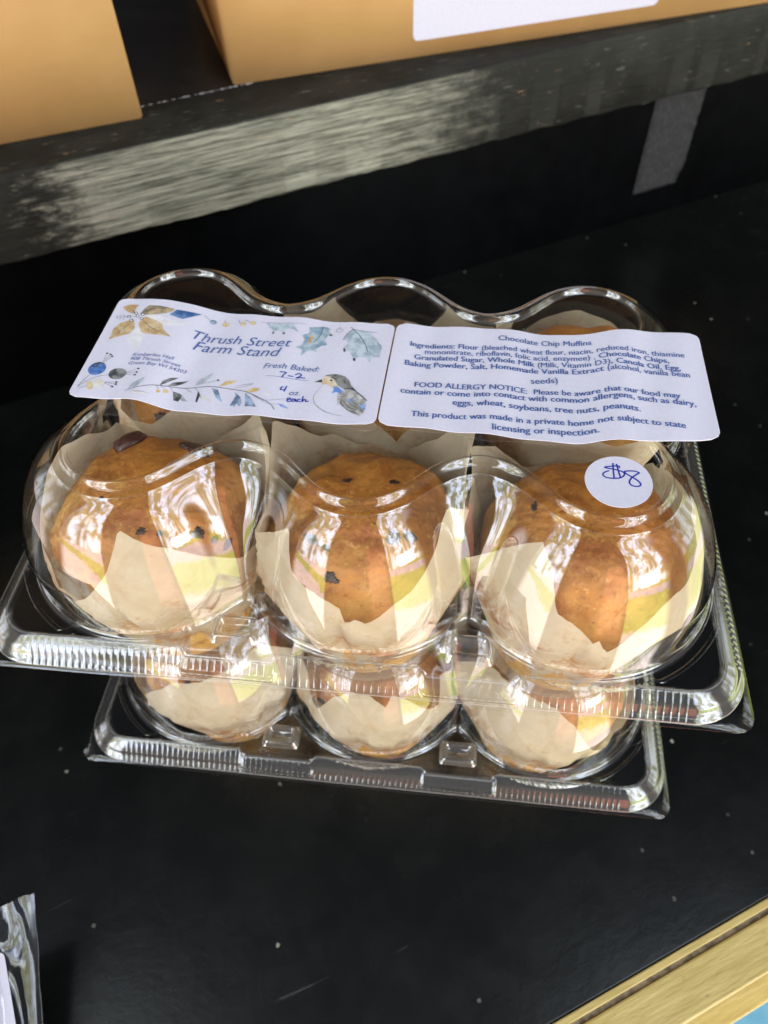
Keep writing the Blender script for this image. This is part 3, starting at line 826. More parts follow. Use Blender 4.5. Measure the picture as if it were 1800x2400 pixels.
muffin(boxA, 2, -1, 'plain brown muffin directly under the round price sticker, in a deeply notched paper liner', LT[2], 3.4, 34.5, 37.5, (-1, -3),
       [(-100, .8, 1.4, .9)], GA)
RT = [
 [(-20, 14), (0, 26), (22, 44), (28, 43), (60, 26), (90, 14), (130, 10), (180, 8), (-130, 10), (-96, 26), (-68, 40), (-60, 40), (-40, 20)],
 [(12, 11), (24, 22), (44, 42), (50, 42), (80, 20), (105, 30), (122, 43), (138, 30), (158, 11), (180, 13), (-158, 10), (-138, 30), (-124, 43), (-105, 34), (-76, 18), (-46, 40), (-32, 45), (-26, 44), (0, 20)],
 [(16, 22), (40, 36), (52, 42), (58, 40), (84, 18), (110, 9), (135, 10), (155, 22), (178, 27), (-160, 22), (-142, 12), (-125, 32), (-100, 38), (-82, 26), (-56, 38), (-38, 45), (-32, 44), (-8, 30)],
]
muffin(boxA, 0, 1, 'chocolate-flecked muffin mostly hidden beneath the bird label, behind the muffin with the chocolate drop', RT[0], 4.2, 24, 35, (2, -3), [(-10, .66, 3.0, 2.0), (-18, .58, 2.4, 1.6), (8, .72, 2.0, 1.5)], GA)
muffin(boxA, 1, 1, 'low muffin between two tall pointed parchment flaps behind the label, upper container\'s rear middle', RT[1], 5.7, 22, 34, (0, 0), [(170, .7, 2, 1.4)], GA)
muffin(boxA, 2, 1, 'muffin with orange crown before a rounded parchment flap, just behind the ingredients label', RT[2], 6.6, 33, 33, (2, 3), [(-30, .7, 2, 1.4)], GA)
BT = [
 [(0, 34), (25, 36), (60, 38), (100, 30), (180, 30), (-120, 30), (-85, 30), (-66, 18), (-52, 9), (-44, 8), (-34, 19), (-15, 33)],
 [(0, 36), (12, 30), (18, 36), (30, 30), (42, 20), (50, 18), (60, 32), (100, 34), (180, 30), (-110, 32), (-70, 32), (-54, 28), (-44, 18), (-38, 16), (-28, 29), (-15, 36)],
 [(0, 38), (14, 30), (28, 12), (38, 7), (60, 9), (75, 14), (95, 28), (140, 30), (180, 30), (-100, 34), (-60, 38), (-30, 40)],
]
muffin(boxB, 0, -1, 'muffin in the lower container, left of its front row, orange cake above pleated paper', BT[0], 7.5, 27, 37, (0, 0), [(-10, .7, 2, 1.4)], GB)
muffin(boxB, 1, -1, 'muffin wrapped high in fanned cream pleats, middle of the lower container\'s front row', BT[1], 8.3, 27, 37, (0, 0), [(-42, .52, 2, 1.4)], GB)
muffin(boxB, 2, -1, 'lower container\'s muffin with a large bare patch of orange cake beside its paper', BT[2], 9.1, 33, 37.5, (0, 0), [], GB)
for i in range(3):
    muffin(boxB, i, 1, ('lower container\'s rear muffin, left of the three behind its front row', 'lower container\'s rear muffin, the middle of the three behind its front row',
        'lower container\'s rear muffin, behind the one with the bare cake patch')[i], RT[i], 10.4+i, 40, 35, (0, 0), [], GB)

# ------------------------------------------------------------------ the paper label across the lid, with its printing
TEXT = [
    ([('Chocolate Chip Muffins', 0.55)], (39.3, 21.1), (73.3, 19.9), 0),
    ([('Ingredients: Flour ', 1), ('(bleached wheat flour, niacin, reduced iron, thiamine', 0.45)], (6.7, 15.6), (106.1, 15.2), 0),
    ([('mononitrate, riboflavin, folic acid, enzymee) , ', 0.45), ('Chocolate Chips,', 1)], (12.4, 12.3), (100.2, 11.7), 0),
    ([('Granulated Sugar, Whole Milk ', 1), ('(Milk, Vitamin D3)', 0.45), (', Canola Oil, Egg,', 1)], (8.7, 8.9), (103.8, 7.9), 0),
    ([('Baking Powder, Salt, Homemade Vanilla Extract ', 1), ('(alcohol, vanilla bean', 0.45)], (5.6, 4.9), (106.6, 4.8), 0),
    ([('seeds)', 0.45)], (51.3, -0.7), (60.7, 0.0), 0),
    ([('FOOD ALLERGY NOTICE:  Please be aware that our food may', 1)], (10.0, -5.8), (101.8, -6.4), 0),
    ([('contain or come into contact with common allergens, such as dairy,', 1)], (5.3, -9.6), (106.8, -9.5), 0),
    ([('eggs, wheat, soybeans, tree nuts, peanuts.', 1)], (23.9, -13.9), (87.3, -15.1), 0),
    ([('This product was made in a private home not subject to state', 1)], (9.9, -20.7), (101.8, -20.6), 0),
    ([('licensing or inspection.', 1)], (37.8, -25.6), (73.1, -24.9), 0),
    ([('Thrush Street', -0.2)], (-76.1, 12.1), (-37.8, 10.7), 1),
    ([('Farm Stand', -0.2)], (-74.3, 6.5), (-41.0, 5.1), 1),
    ([('Kimberlee Hall', -0.1)], (-93.9, -2.3), (-78.8, -1.7), 1),
    ([('908 Thrush Street', -0.1)], (-94.0, -4.5), (-75.9, -4.2), 1),
    ([('Green Bay WI 54303', -0.1)], (-94.0, -6.9), (-73.3, -6.5), 1),
    ([('Fresh Baked:', -0.1)], (-45.7, -1.5), (-25.2, -0.9), 1),
    ([('oz.', -0.1)], (-33.8, -14.2), (-30.0, -13.7), 1),
]
POLYS = [
    ('ghost', [(-97.1, 21.0), (-90.2, 21.5), (-85.7, 19.6), (-78.3, 20.5), (-80.3, 18.0), (-86.6, 15.6), (-93.3, 18.0)]),
    ('ghost', [(-99.5, 7.9), (-96.6, 14.2), (-93.1, 9.4), (-93.2, 0.9), (-95.8, 2.8)]),
    ('rust', [(-106.5, 25.8), (-104.5, 27.5), (-100.7, 27.3), (-101.1, 25.1), (-101.0, 21.6), (-103.4, 22.7), (-105.9, 24.6)]),
    ('olive', [(-98.4, 21.2), (-97.7, 24.8), (-96.5, 27.1), (-91.9, 27.2), (-85.9, 26.2), (-86.9, 24.0), (-90.5, 22.4), (-95.2, 21.4)]),
    ('tan', [(-97.0, 18.5), (-95.6, 20.1), (-91.4, 18.6), (-88.3, 17.0), (-87.3, 14.2), (-83.2, 10.1), (-87.0, 10.3), (-91.8, 10.4), (-94.9, 11.2), (-97.2, 16.0)]),
    ('tan', [(-99.4, 17.7), (-101.4, 17.5), (-104.5, 15.9), (-106.0, 12.6), (-105.6, 6.1), (-101.6, 8.3), (-98.9, 9.8), (-97.8, 12.9)]),
    ('blue', [(-87.1, 22.6), (-85.1, 26.1), (-75.5, 26.5), (-81.6, 21.3), (-83.6, 21.6)]),
    ('ink', [(-99.4, 22.1), (-99.3, 21.8), (-99.4, 21.5), (-99.6, 21.3), (-99.9, 21.2), (-100.2, 21.2), (-100.5, 21.4), (-100.7, 21.7), (-100.9, 22.0), (-100.9, 22.3), (-100.9, 22.6), (-100.7, 22.8), (-100.4, 22.9), (-100.1, 22.9), (-99.8, 22.7), (-99.5, 22.4)]),
    ('white', [(-99.7, 22.1), (-99.6, 21.9), (-99.7, 21.7), (-99.8, 21.5), (-100.0, 21.5), (-100.2, 21.5), (-100.4, 21.6), (-100.5, 21.8), (-100.6, 22.0), (-100.7, 22.2), (-100.6, 22.4), (-100.5, 22.5), (-100.3, 22.6), (-100.1, 22.6), (-99.9, 22.5), (-99.8, 22.3)]),
    ('ink', [(-101.6, 20.0), (-101.5, 19.7), (-101.6, 19.4), (-101.8, 19.2), (-102.1, 19.1), (-102.4, 19.1), (-102.7, 19.3), (-102.9, 19.5), (-103.1, 19.8), (-103.1, 20.2), (-103.1, 20.5), (-102.9, 20.7), (-102.6, 20.8), (-102.3, 20.8), (-102.0, 20.6), (-101.7, 20.3)]),
    ('white', [(-101.9, 20.0), (-101.8, 19.8), (-101.9, 19.6), (-102.0, 19.4), (-102.2, 19.4), (-102.4, 19.4), (-102.5, 19.5), (-102.7, 19.7), (-102.8, 19.9), (-102.8, 20.1), (-102.8, 20.3), (-102.7, 20.4), (-102.5, 20.5), (-102.3, 20.5), (-102.1, 20.4), (-102.0, 20.2)]),
    ('ink', [(-98.2, 20.3), (-98.1, 20.0), (-98.2, 19.7), (-98.4, 19.5), (-98.7, 19.4), (-99.0, 19.4), (-99.3, 19.6), (-99.6, 19.9), (-99.7, 20.2), (-99.8, 20.5), (-99.7, 20.8), (-99.5, 21.0), (-99.2, 21.1), (-98.9, 21.1), (-98.6, 20.9), (-98.4, 20.6)]),
    ('white', [(-98.5, 20.3), (-98.4, 20.1), (-98.5, 19.9), (-98.6, 19.7), (-98.8, 19.7), (-99.0, 19.7), (-99.2, 19.8), (-99.3, 20.0), (-99.4, 20.2), (-99.5, 20.4), (-99.4, 20.6), (-99.3, 20.7), (-99.1, 20.8), (-98.9, 20.8), (-98.7, 20.7), (-98.6, 20.5)]),
    ('ink', [(-96.5, 21.3), (-96.4, 21.0), (-96.5, 20.7), (-96.7, 20.5), (-97.0, 20.4), (-97.3, 20.5), (-97.6, 20.7), (-97.8, 20.9), (-98.0, 21.3), (-98.0, 21.6), (-98.0, 21.9), (-97.8, 22.1), (-97.5, 22.2), (-97.2, 22.1), (-96.9, 21.9), (-96.6, 21.7)]),
    ('white', [(-96.7, 21.3), (-96.7, 21.1), (-96.8, 20.9), (-96.9, 20.8), (-97.1, 20.7), (-97.3, 20.8), (-97.4, 20.9), (-97.6, 21.1), (-97.7, 21.3), (-97.7, 21.5), (-97.7, 21.7), (-97.6, 21.8), (-97.4, 21.9), (-97.2, 21.8), (-97.0, 21.7), (-96.8, 21.5)]),
    ('ink', [(-99.8, 17.7), (-99.8, 17.3), (-99.8, 17.1), (-100.0, 16.8), (-100.3, 16.8), (-100.6, 16.8), (-100.9, 17.0), (-101.2, 17.2), (-101.3, 17.5), (-101.4, 17.9), (-101.3, 18.2), (-101.1, 18.4), (-100.8, 18.5), (-100.5, 18.4), (-100.2, 18.3), (-100.0, 18.0)]),
    ('white', [(-100.1, 17.6), (-100.1, 17.4), (-100.1, 17.2), (-100.2, 17.1), (-100.4, 17.1), (-100.6, 17.1), (-100.8, 17.2), (-100.9, 17.4), (-101.0, 17.6), (-101.1, 17.8), (-101.0, 18.0), (-100.9, 18.1), (-100.7, 18.1), (-100.6, 18.1), (-100.4, 18.0), (-100.2, 17.9)]),
    ('ink', [(-96.1, 18.8), (-96.0, 18.5), (-96.1, 18.2), (-96.3, 18.0), (-96.6, 17.9), (-96.9, 18.0), (-97.2, 18.2), (-97.5, 18.4), (-97.6, 18.8), (-97.7, 19.1), (-97.6, 19.4), (-97.4, 19.6), (-97.1, 19.7), (-96.8, 19.6), (-96.5, 19.4), (-96.2, 19.2)]),
    ('white', [(-96.4, 18.8), (-96.3, 18.6), (-96.4, 18.4), (-96.5, 18.3), (-96.7, 18.2), (-96.9, 18.3), (-97.1, 18.4), (-97.2, 18.6), (-97.3, 18.8), (-97.4, 19.0), (-97.3, 19.2), (-97.2, 19.3), (-97.0, 19.4), (-96.8, 19.3), (-96.6, 19.2), (-96.5, 19.0)]),
    ('slate', [(-69.4, 23.9), (-69.4, 23.3), (-69.6, 22.9), (-70.0, 22.5), (-70.5, 22.3), (-71.0, 22.4), (-71.5, 22.6), (-71.9, 22.9), (-72.1, 23.4), (-72.1, 24.0), (-71.9, 24.5), (-71.6, 24.8), (-71.1, 25.0), (-70.6, 25.0), (-70.1, 24.8), (-69.7, 24.4)]),
    ('gold', [(-64.4, 23.4), (-64.3, 22.9), (-64.5, 22.5), (-64.9, 22.1), (-65.4, 21.9), (-65.9, 22.0), (-66.4, 22.2), (-66.8, 22.6), (-67.0, 23.1), (-67.1, 23.6), (-66.9, 24.1), (-66.5, 24.4), (-66.0, 24.6), (-65.5, 24.6), (-65.0, 24.4), (-64.6, 24.0)]),
    ('navy', [(-101.7, -8.5), (-101.2, -9.8), (-101.2, -11.2), (-101.8, -12.4), (-102.7, -13.3), (-103.8, -13.8), (-105.0, -13.8), (-106.2, -13.3), (-107.0, -12.3), (-107.5, -11.1), (-107.5, -9.7), (-107.0, -8.4), (-106.1, -7.4), (-104.9, -6.9), (-103.7, -6.9), (-102.5, -7.5)]),
    ('ink', [(-102.6, -7.7), (-102.5, -8.2), (-102.7, -8.8), (-103.2, -9.4), (-103.9, -9.8), (-104.7, -10.0), (-105.5, -10.0), (-106.1, -9.8), (-106.5, -9.3), (-106.6, -8.7), (-106.4, -8.1), (-105.9, -7.6), (-105.2, -7.1), (-104.4, -6.9), (-103.6, -6.9), (-103.0, -7.2)]),
    ('char', [(-93.5, -10.6), (-93.2, -11.7), (-93.4, -12.8), (-94.0, -13.8), (-95.0, -14.5), (-96.2, -14.9), (-97.4, -14.8), (-98.4, -14.3), (-99.1, -13.4), (-99.4, -12.3), (-99.3, -11.2), (-98.7, -10.2), (-97.7, -9.4), (-96.5, -9.1), (-95.3, -9.2), (-94.3, -9.7)]),
    ('pale', [(-99.3, -17.7), (-99.1, -18.6), (-99.3, -19.4), (-99.8, -20.0), (-100.5, -20.2), (-101.3, -20.1), (-102.1, -19.7), (-102.8, -19.0), (-103.3, -18.1), (-103.4, -17.2), (-103.3, -16.4), (-102.8, -15.8), (-102.1, -15.6), (-101.3, -15.7), (-100.4, -16.1), (-99.7, -16.8)]),
    ('gold', [(-102.8, -19.1), (-102.7, -19.9), (-102.7, -20.5), (-102.9, -21.0), (-103.3, -21.2), (-103.8, -21.1), (-104.3, -20.7), (-104.8, -20.1), (-105.1, -19.4), (-105.3, -18.7), (-105.3, -18.0), (-105.1, -17.5), (-104.7, -17.3), (-104.2, -17.4), (-103.7, -17.8), (-103.2, -18.4)]),
    ('ink', [(-103.0, -1.9), (-103.0, -2.1), (-103.1, -2.2), (-103.2, -2.3), (-103.3, -2.4), (-103.5, -2.4), (-103.7, -2.3), (-103.8, -2.2), (-103.9, -2.0), (-104.0, -1.8), (-103.9, -1.7), (-103.8, -1.6), (-103.6, -1.5), (-103.5, -1.5), (-103.3, -1.6), (-103.1, -1.7)]),
    ('ink', [(-101.5, -2.4), (-101.5, -2.5), (-101.5, -2.7), (-101.7, -2.8), (-101.8, -2.9), (-102.0, -2.8), (-102.2, -2.8), (-102.3, -2.6), (-102.4, -2.5), (-102.4, -2.3), (-102.4, -2.1), (-102.3, -2.0), (-102.1, -2.0), (-101.9, -2.0), (-101.8, -2.1), (-101.6, -2.2)]),
    ('ink', [(-100.6, -3.4), (-100.6, -3.5), (-100.6, -3.7), (-100.7, -3.8), (-100.9, -3.8), (-101.1, -3.8), (-101.3, -3.7), (-101.4, -3.6), (-101.5, -3.4), (-101.5, -3.3), (-101.5, -3.1), (-101.4, -3.0), (-101.2, -3.0), (-101.0, -3.0), (-100.8, -3.1), (-100.7, -3.2)]),
    ('ink', [(-89.0, -8.9), (-89.0, -9.1), (-89.1, -9.3), (-89.2, -9.4), (-89.3, -9.4), (-89.5, -9.4), (-89.7, -9.3), (-89.8, -9.2), (-89.9, -9.0), (-89.9, -8.9), (-89.9, -8.7), (-89.8, -8.6), (-89.6, -8.6), (-89.4, -8.6), (-89.2, -8.7), (-89.1, -8.8)]),
    ('ink', [(-89.0, -10.9), (-89.0, -11.0), (-89.0, -11.2), (-89.1, -11.3), (-89.3, -11.3), (-89.5, -11.3), (-89.6, -11.3), (-89.8, -11.1), (-89.9, -11.0), (-89.9, -10.8), (-89.8, -10.7), (-89.7, -10.5), (-89.6, -10.5), (-89.4, -10.5), (-89.2, -10.6), (-89.1, -10.7)]),
    ('ink', [(-89.2, -12.4), (-89.2, -12.5), (-89.2, -12.7), (-89.3, -12.8), (-89.5, -12.8), (-89.7, -12.8), (-89.9, -12.7), (-90.0, -12.6), (-90.1, -12.5), (-90.1, -12.3), (-90.0, -12.1), (-89.9, -12.0), (-89.8, -12.0), (-89.6, -12.0), (-89.4, -12.1), (-89.3, -12.2)]),
    ('ink', [(-94.9, -16.2), (-94.9, -16.4), (-95.0, -16.5), (-95.1, -16.6), (-95.2, -16.7), (-95.4, -16.7), (-95.6, -16.6), (-95.7, -16.4), (-95.8, -16.3), (-95.8, -16.1), (-95.8, -16.0), (-95.7, -15.9), (-95.5, -15.8), (-95.3, -15.9), (-95.2, -15.9), (-95.0, -16.1)]),
    ('ink', [(-94.8, -17.3), (-94.7, -17.5), (-94.8, -17.6), (-94.9, -17.7), (-95.1, -17.7), (-95.2, -17.7), (-95.4, -17.6), (-95.6, -17.5), (-95.7, -17.3), (-95.7, -17.2), (-95.6, -17.0), (-95.5, -16.9), (-95.3, -16.9), (-95.2, -16.9), (-95.0, -17.0), (-94.8, -17.1)]),
    ('ink', [(-95.7, -18.6), (-95.6, -18.7), (-95.7, -18.9), (-95.8, -19.0), (-96.0, -19.0), (-96.2, -19.0), (-96.3, -18.9), (-96.5, -18.8), (-96.6, -18.6), (-96.6, -18.4), (-96.5, -18.3), (-96.4, -18.2), (-96.3, -18.2), (-96.1, -18.2), (-95.9, -18.3), (-95.7, -18.4)]),
    ('grey', [(-90.0, -20.5), (-89.4, -17.0), (-85.7, -13.0), (-85.9, -15.4), (-87.7, -18.8)]),
    ('char', [(-80.0, -15.4), (-79.5, -12.8), (-77.7, -10.5), (-75.1, -9.2), (-78.3, -13.4)]),
    ('char', [(-77.6, -14.5), (-76.2, -12.1), (-71.3, -9.6), (-72.7, -11.5), (-75.4, -13.7)]),
    ('grey', [(-68.7, -12.2), (-68.0, -9.1), (-63.5, -4.7), (-64.5, -8.1), (-66.8, -11.1)]),
    ('gold', [(-60.0, -11.6), (-57.9, -8.6), (-53.9, -7.7), (-55.4, -9.5)]),
    ('pale', [(-88.8, -21.1), (-85.4, -20.4), (-81.9, -20.7), (-84.5, -21.3)]),
    ('char', [(-75.4, -16.3), (-73.2, -16.5), (-71.4, -17.6), (-72.1, -19.6), (-72.4, -20.7), (-74.1, -20.4)]),
    ('grey', [(-72.3, -17.0), (-69.0, -20.4), (-71.5, -20.0)]),
    ('ink', [(-66.7, -14.9), (-65.5, -16.8), (-65.6, -20.5), (-66.3, -20.1)]),
    ('pale', [(-65.9, -16.1), (-63.4, -17.1), (-60.5, -19.4), (-64.1, -18.7)]),
    ('slate', [(-62.2, -12.7), (-59.8, -13.3), (-56.9, -19.2), (-59.6, -17.3)]),
    ('gold', [(-79.2, -17.9), (-79.1, -18.2), (-79.2, -18.5), (-79.4, -18.8), (-79.6, -18.9), (-79.8, -19.0), (-80.1, -18.9), (-80.3, -18.7), (-80.4, -18.4), (-80.5, -18.1), (-80.4, -17.8), (-80.2, -17.6), (-80.0, -17.4), (-79.8, -17.4), (-79.5, -17.5), (-79.3, -17.7)]),
    ('gold', [(-76.6, -16.9), (-76.6, -17.2), (-76.7, -17.6), (-77.0, -17.9), (-77.3, -18.1), (-77.7, -18.2), (-78.0, -18.1), (-78.3, -17.9), (-78.4, -17.6), (-78.5, -17.2), (-78.3, -16.9), (-78.1, -16.6), (-77.8, -16.4), (-77.4, -16.3), (-77.1, -16.4), (-76.8, -16.6)]),
    ('ink', [(-60.5, -8.4), (-60.5, -8.6), (-60.5, -8.7), (-60.6, -8.9), (-60.8, -8.9), (-61.0, -8.9), (-61.2, -8.8), (-61.3, -8.6), (-61.4, -8.5), (-61.4, -8.3), (-61.3, -8.1), (-61.2, -8.0), (-61.0, -7.9), (-60.9, -8.0), (-60.7, -8.1), (-60.6, -8.2)]),
    ('slate', [(-53.5, -13.8), (-51.0, -16.2), (-49.8, -19.1), (-50.2, -21.1), (-51.6, -19.7)]),
    ('slate', [(-52.9, -15.9), (-53.9, -20.6), (-51.9, -21.0), (-51.7, -16.4)]),
    ('slate', [(-49.7, -14.1), (-47.1, -16.8), (-44.0, -21.6), (-46.7, -21.2), (-48.2, -21.3)]),
    ('gold', [(-49.8, -13.4), (-47.3, -11.8), (-44.7, -12.2), (-45.2, -13.5), (-47.9, -14.1)]),
    ('ghost', [(-45.1, -14.0), (-42.9, -13.9), (-39.5, -15.4), (-42.6, -15.4)]),
    ('blue2', [(-37.0, -18.8), (-34.9, -19.0), (-32.7, -20.7), (-35.4, -20.3)]),
    ('leaf', [(-49.9, 25.0), (-39.3, 24.3), (-36.2, 19.6), (-38.7, 21.1), (-40.7, 21.5), (-42.4, 20.5), (-41.4, 18.0), (-43.5, 20.2), (-45.1, 20.7), (-46.4, 18.6), (-46.6, 21.2), (-48.2, 22.4)]),
    ('leaf2', [(-27.8, 25.0), (-26.1, 24.9), (-24.4, 23.7), (-25.3, 22.7), (-23.2, 19.7), (-25.0, 20.1), (-25.9, 17.7), (-24.7, 14.4), (-26.9, 13.6), (-28.5, 11.7), (-27.7, 10.1), (-29.8, 10.6), (-31.5, 10.1), (-33.2, 6.8), (-33.4, 10.4), (-35.8, 11.2), (-33.9, 13.1), (-33.3, 16.0), (-34.7, 18.4), (-32.4, 19.6), (-32.4, 21.7), (-32.8, 23.4), (-30.1, 24.1)]),
    ('rust', [(-30.5, 16.3), (-30.7, 15.3), (-30.9, 14.5), (-31.2, 14.1), (-31.5, 14.0), (-31.7, 14.3), (-31.9, 15.0), (-31.9, 15.9), (-31.8, 17.0), (-31.6, 18.0), (-31.4, 18.8), (-31.1, 19.2), (-30.8, 19.3), (-30.6, 19.0), (-30.4, 18.3), (-30.4, 17.3)]),
    ('leaf', [(-16.0, 24.0), (-9.5, 22.6), (-7.6, 22.5), (-9.0, 22.0), (-7.6, 19.8), (-5.2, 17.8), (-6.5, 16.9), (-3.8, 14.2), (-4.1, 8.4), (-7.0, 8.0), (-7.4, 5.3), (-8.8, 8.0), (-11.1, 8.8), (-13.1, 7.4), (-13.3, 6.3), (-14.2, 8.4), (-15.8, 11.2), (-17.3, 11.1), (-17.9, 11.6), (-17.7, 13.9), (-16.6, 15.6), (-17.4, 17.3), (-18.9, 17.5), (-17.8, 20.1)]),
    ('ink', [(-17.1, 11.7), (-17.1, 11.2), (-17.1, 10.9), (-17.3, 10.6), (-17.4, 10.5), (-17.6, 10.6), (-17.8, 10.8), (-17.9, 11.2), (-18.0, 11.6), (-18.0, 12.0), (-18.0, 12.4), (-17.9, 12.7), (-17.7, 12.7), (-17.5, 12.7), (-17.4, 12.4), (-17.2, 12.1)]),
    ('ink', [(-12.8, 6.8), (-12.8, 6.5), (-12.8, 6.2), (-13.0, 6.0), (-13.2, 6.0), (-13.4, 6.0), (-13.5, 6.2), (-13.7, 6.5), (-13.8, 6.8), (-13.8, 7.2), (-13.7, 7.4), (-13.6, 7.6), (-13.4, 7.7), (-13.2, 7.6), (-13.0, 7.5), (-12.8, 7.2)]),
    ('ink', [(-45.8, 19.2), (-45.8, 19.0), (-45.8, 18.7), (-45.9, 18.6), (-46.0, 18.5), (-46.2, 18.6), (-46.3, 18.7), (-46.5, 18.9), (-46.6, 19.2), (-46.6, 19.5), (-46.5, 19.7), (-46.5, 19.8), (-46.3, 19.9), (-46.2, 19.9), (-46.0, 19.7), (-45.9, 19.5)]),
    ('ink', [(-41.4, 18.7), (-41.4, 18.4), (-41.5, 18.2), (-41.6, 18.0), (-41.7, 18.0), (-41.9, 18.0), (-42.1, 18.1), (-42.2, 18.4), (-42.3, 18.6), (-42.3, 18.9), (-42.3, 19.1), (-42.2, 19.3), (-42.0, 19.3), (-41.8, 19.3), (-41.6, 19.2), (-41.5, 18.9)]),
    ('ink', [(-23.5, 20.4), (-23.5, 20.2), (-23.6, 20.0), (-23.7, 19.8), (-24.0, 19.7), (-24.2, 19.8), (-24.4, 19.9), (-24.6, 20.0), (-24.6, 20.3), (-24.6, 20.5), (-24.5, 20.7), (-24.4, 20.8), (-24.1, 20.9), (-23.9, 20.9), (-23.7, 20.8), (-23.5, 20.6)]),
    ('gold', [(-57.7, 23.9), (-57.6, 23.4), (-57.8, 23.0), (-58.2, 22.7), (-58.6, 22.6), (-59.1, 22.7), (-59.6, 22.9), (-59.9, 23.3), (-60.1, 23.7), (-60.1, 24.2), (-59.9, 24.6), (-59.6, 24.8), (-59.1, 25.0), (-58.7, 24.9), (-58.2, 24.7), (-57.8, 24.3)]),
    ('gold', [(-54.0, 24.5), (-54.0, 24.1), (-54.1, 23.7), (-54.5, 23.4), (-54.9, 23.3), (-55.3, 23.4), (-55.8, 23.6), (-56.1, 24.0), (-56.3, 24.4), (-56.3, 24.9), (-56.1, 25.3), (-55.8, 25.6), (-55.4, 25.7), (-54.9, 25.6), (-54.5, 25.3), (-54.2, 25.0)]),
    ('wing', [(-16.9, -12.0), (-14.8, -9.2), (-12.0, -9.4), (-9.7, -10.8), (-7.3, -13.2), (-6.1, -17.1), (-6.3, -21.0), (-7.8, -22.7), (-10.4, -21.1), (-13.5, -18.8), (-15.2, -16.4), (-16.1, -17.4)]),
    ('buff', [(-23.5, -4.9), (-22.6, -2.7), (-19.6, -3.5), (-17.7, -6.8), (-17.1, -8.5), (-19.1, -8.9), (-21.1, -7.3), (-22.7, -7.4), (-23.0, -9.0), (-23.1, -6.4)]),
    ('char', [(-22.6, -2.7), (-20.5, -1.9), (-18.0, -1.7), (-15.4, -2.5), (-13.6, -4.3), (-12.4, -7.4), (-10.1, -10.3), (-12.4, -9.1), (-14.8, -9.2), (-17.2, -7.5), (-19.1, -4.5)]),
    ('ink', [(-26.1, -6.4), (-23.5, -4.8), (-23.1, -6.4)]),
    ('ink', [(-19.6, -5.1), (-19.6, -5.3), (-19.7, -5.5), (-19.8, -5.6), (-20.0, -5.7), (-20.1, -5.7), (-20.3, -5.6), (-20.4, -5.4), (-20.5, -5.2), (-20.5, -5.0), (-20.4, -4.8), (-20.3, -4.7), (-20.1, -4.7), (-19.9, -4.7), (-19.8, -4.8), (-19.6, -4.9)]),
    ('blue2', [(-18.9, -8.1), (-17.1, -8.3), (-15.1, -10.0), (-15.9, -11.5), (-17.4, -10.8), (-19.0, -11.9), (-18.4, -10.1)]),
    ('blue2', [(-12.7, -14.1), (-10.9, -13.6), (-11.2, -15.1), (-12.3, -15.1)]),
    ('blue2', [(-8.2, -16.7), (-6.1, -17.1), (-6.1, -19.8), (-7.7, -18.6)]),
]
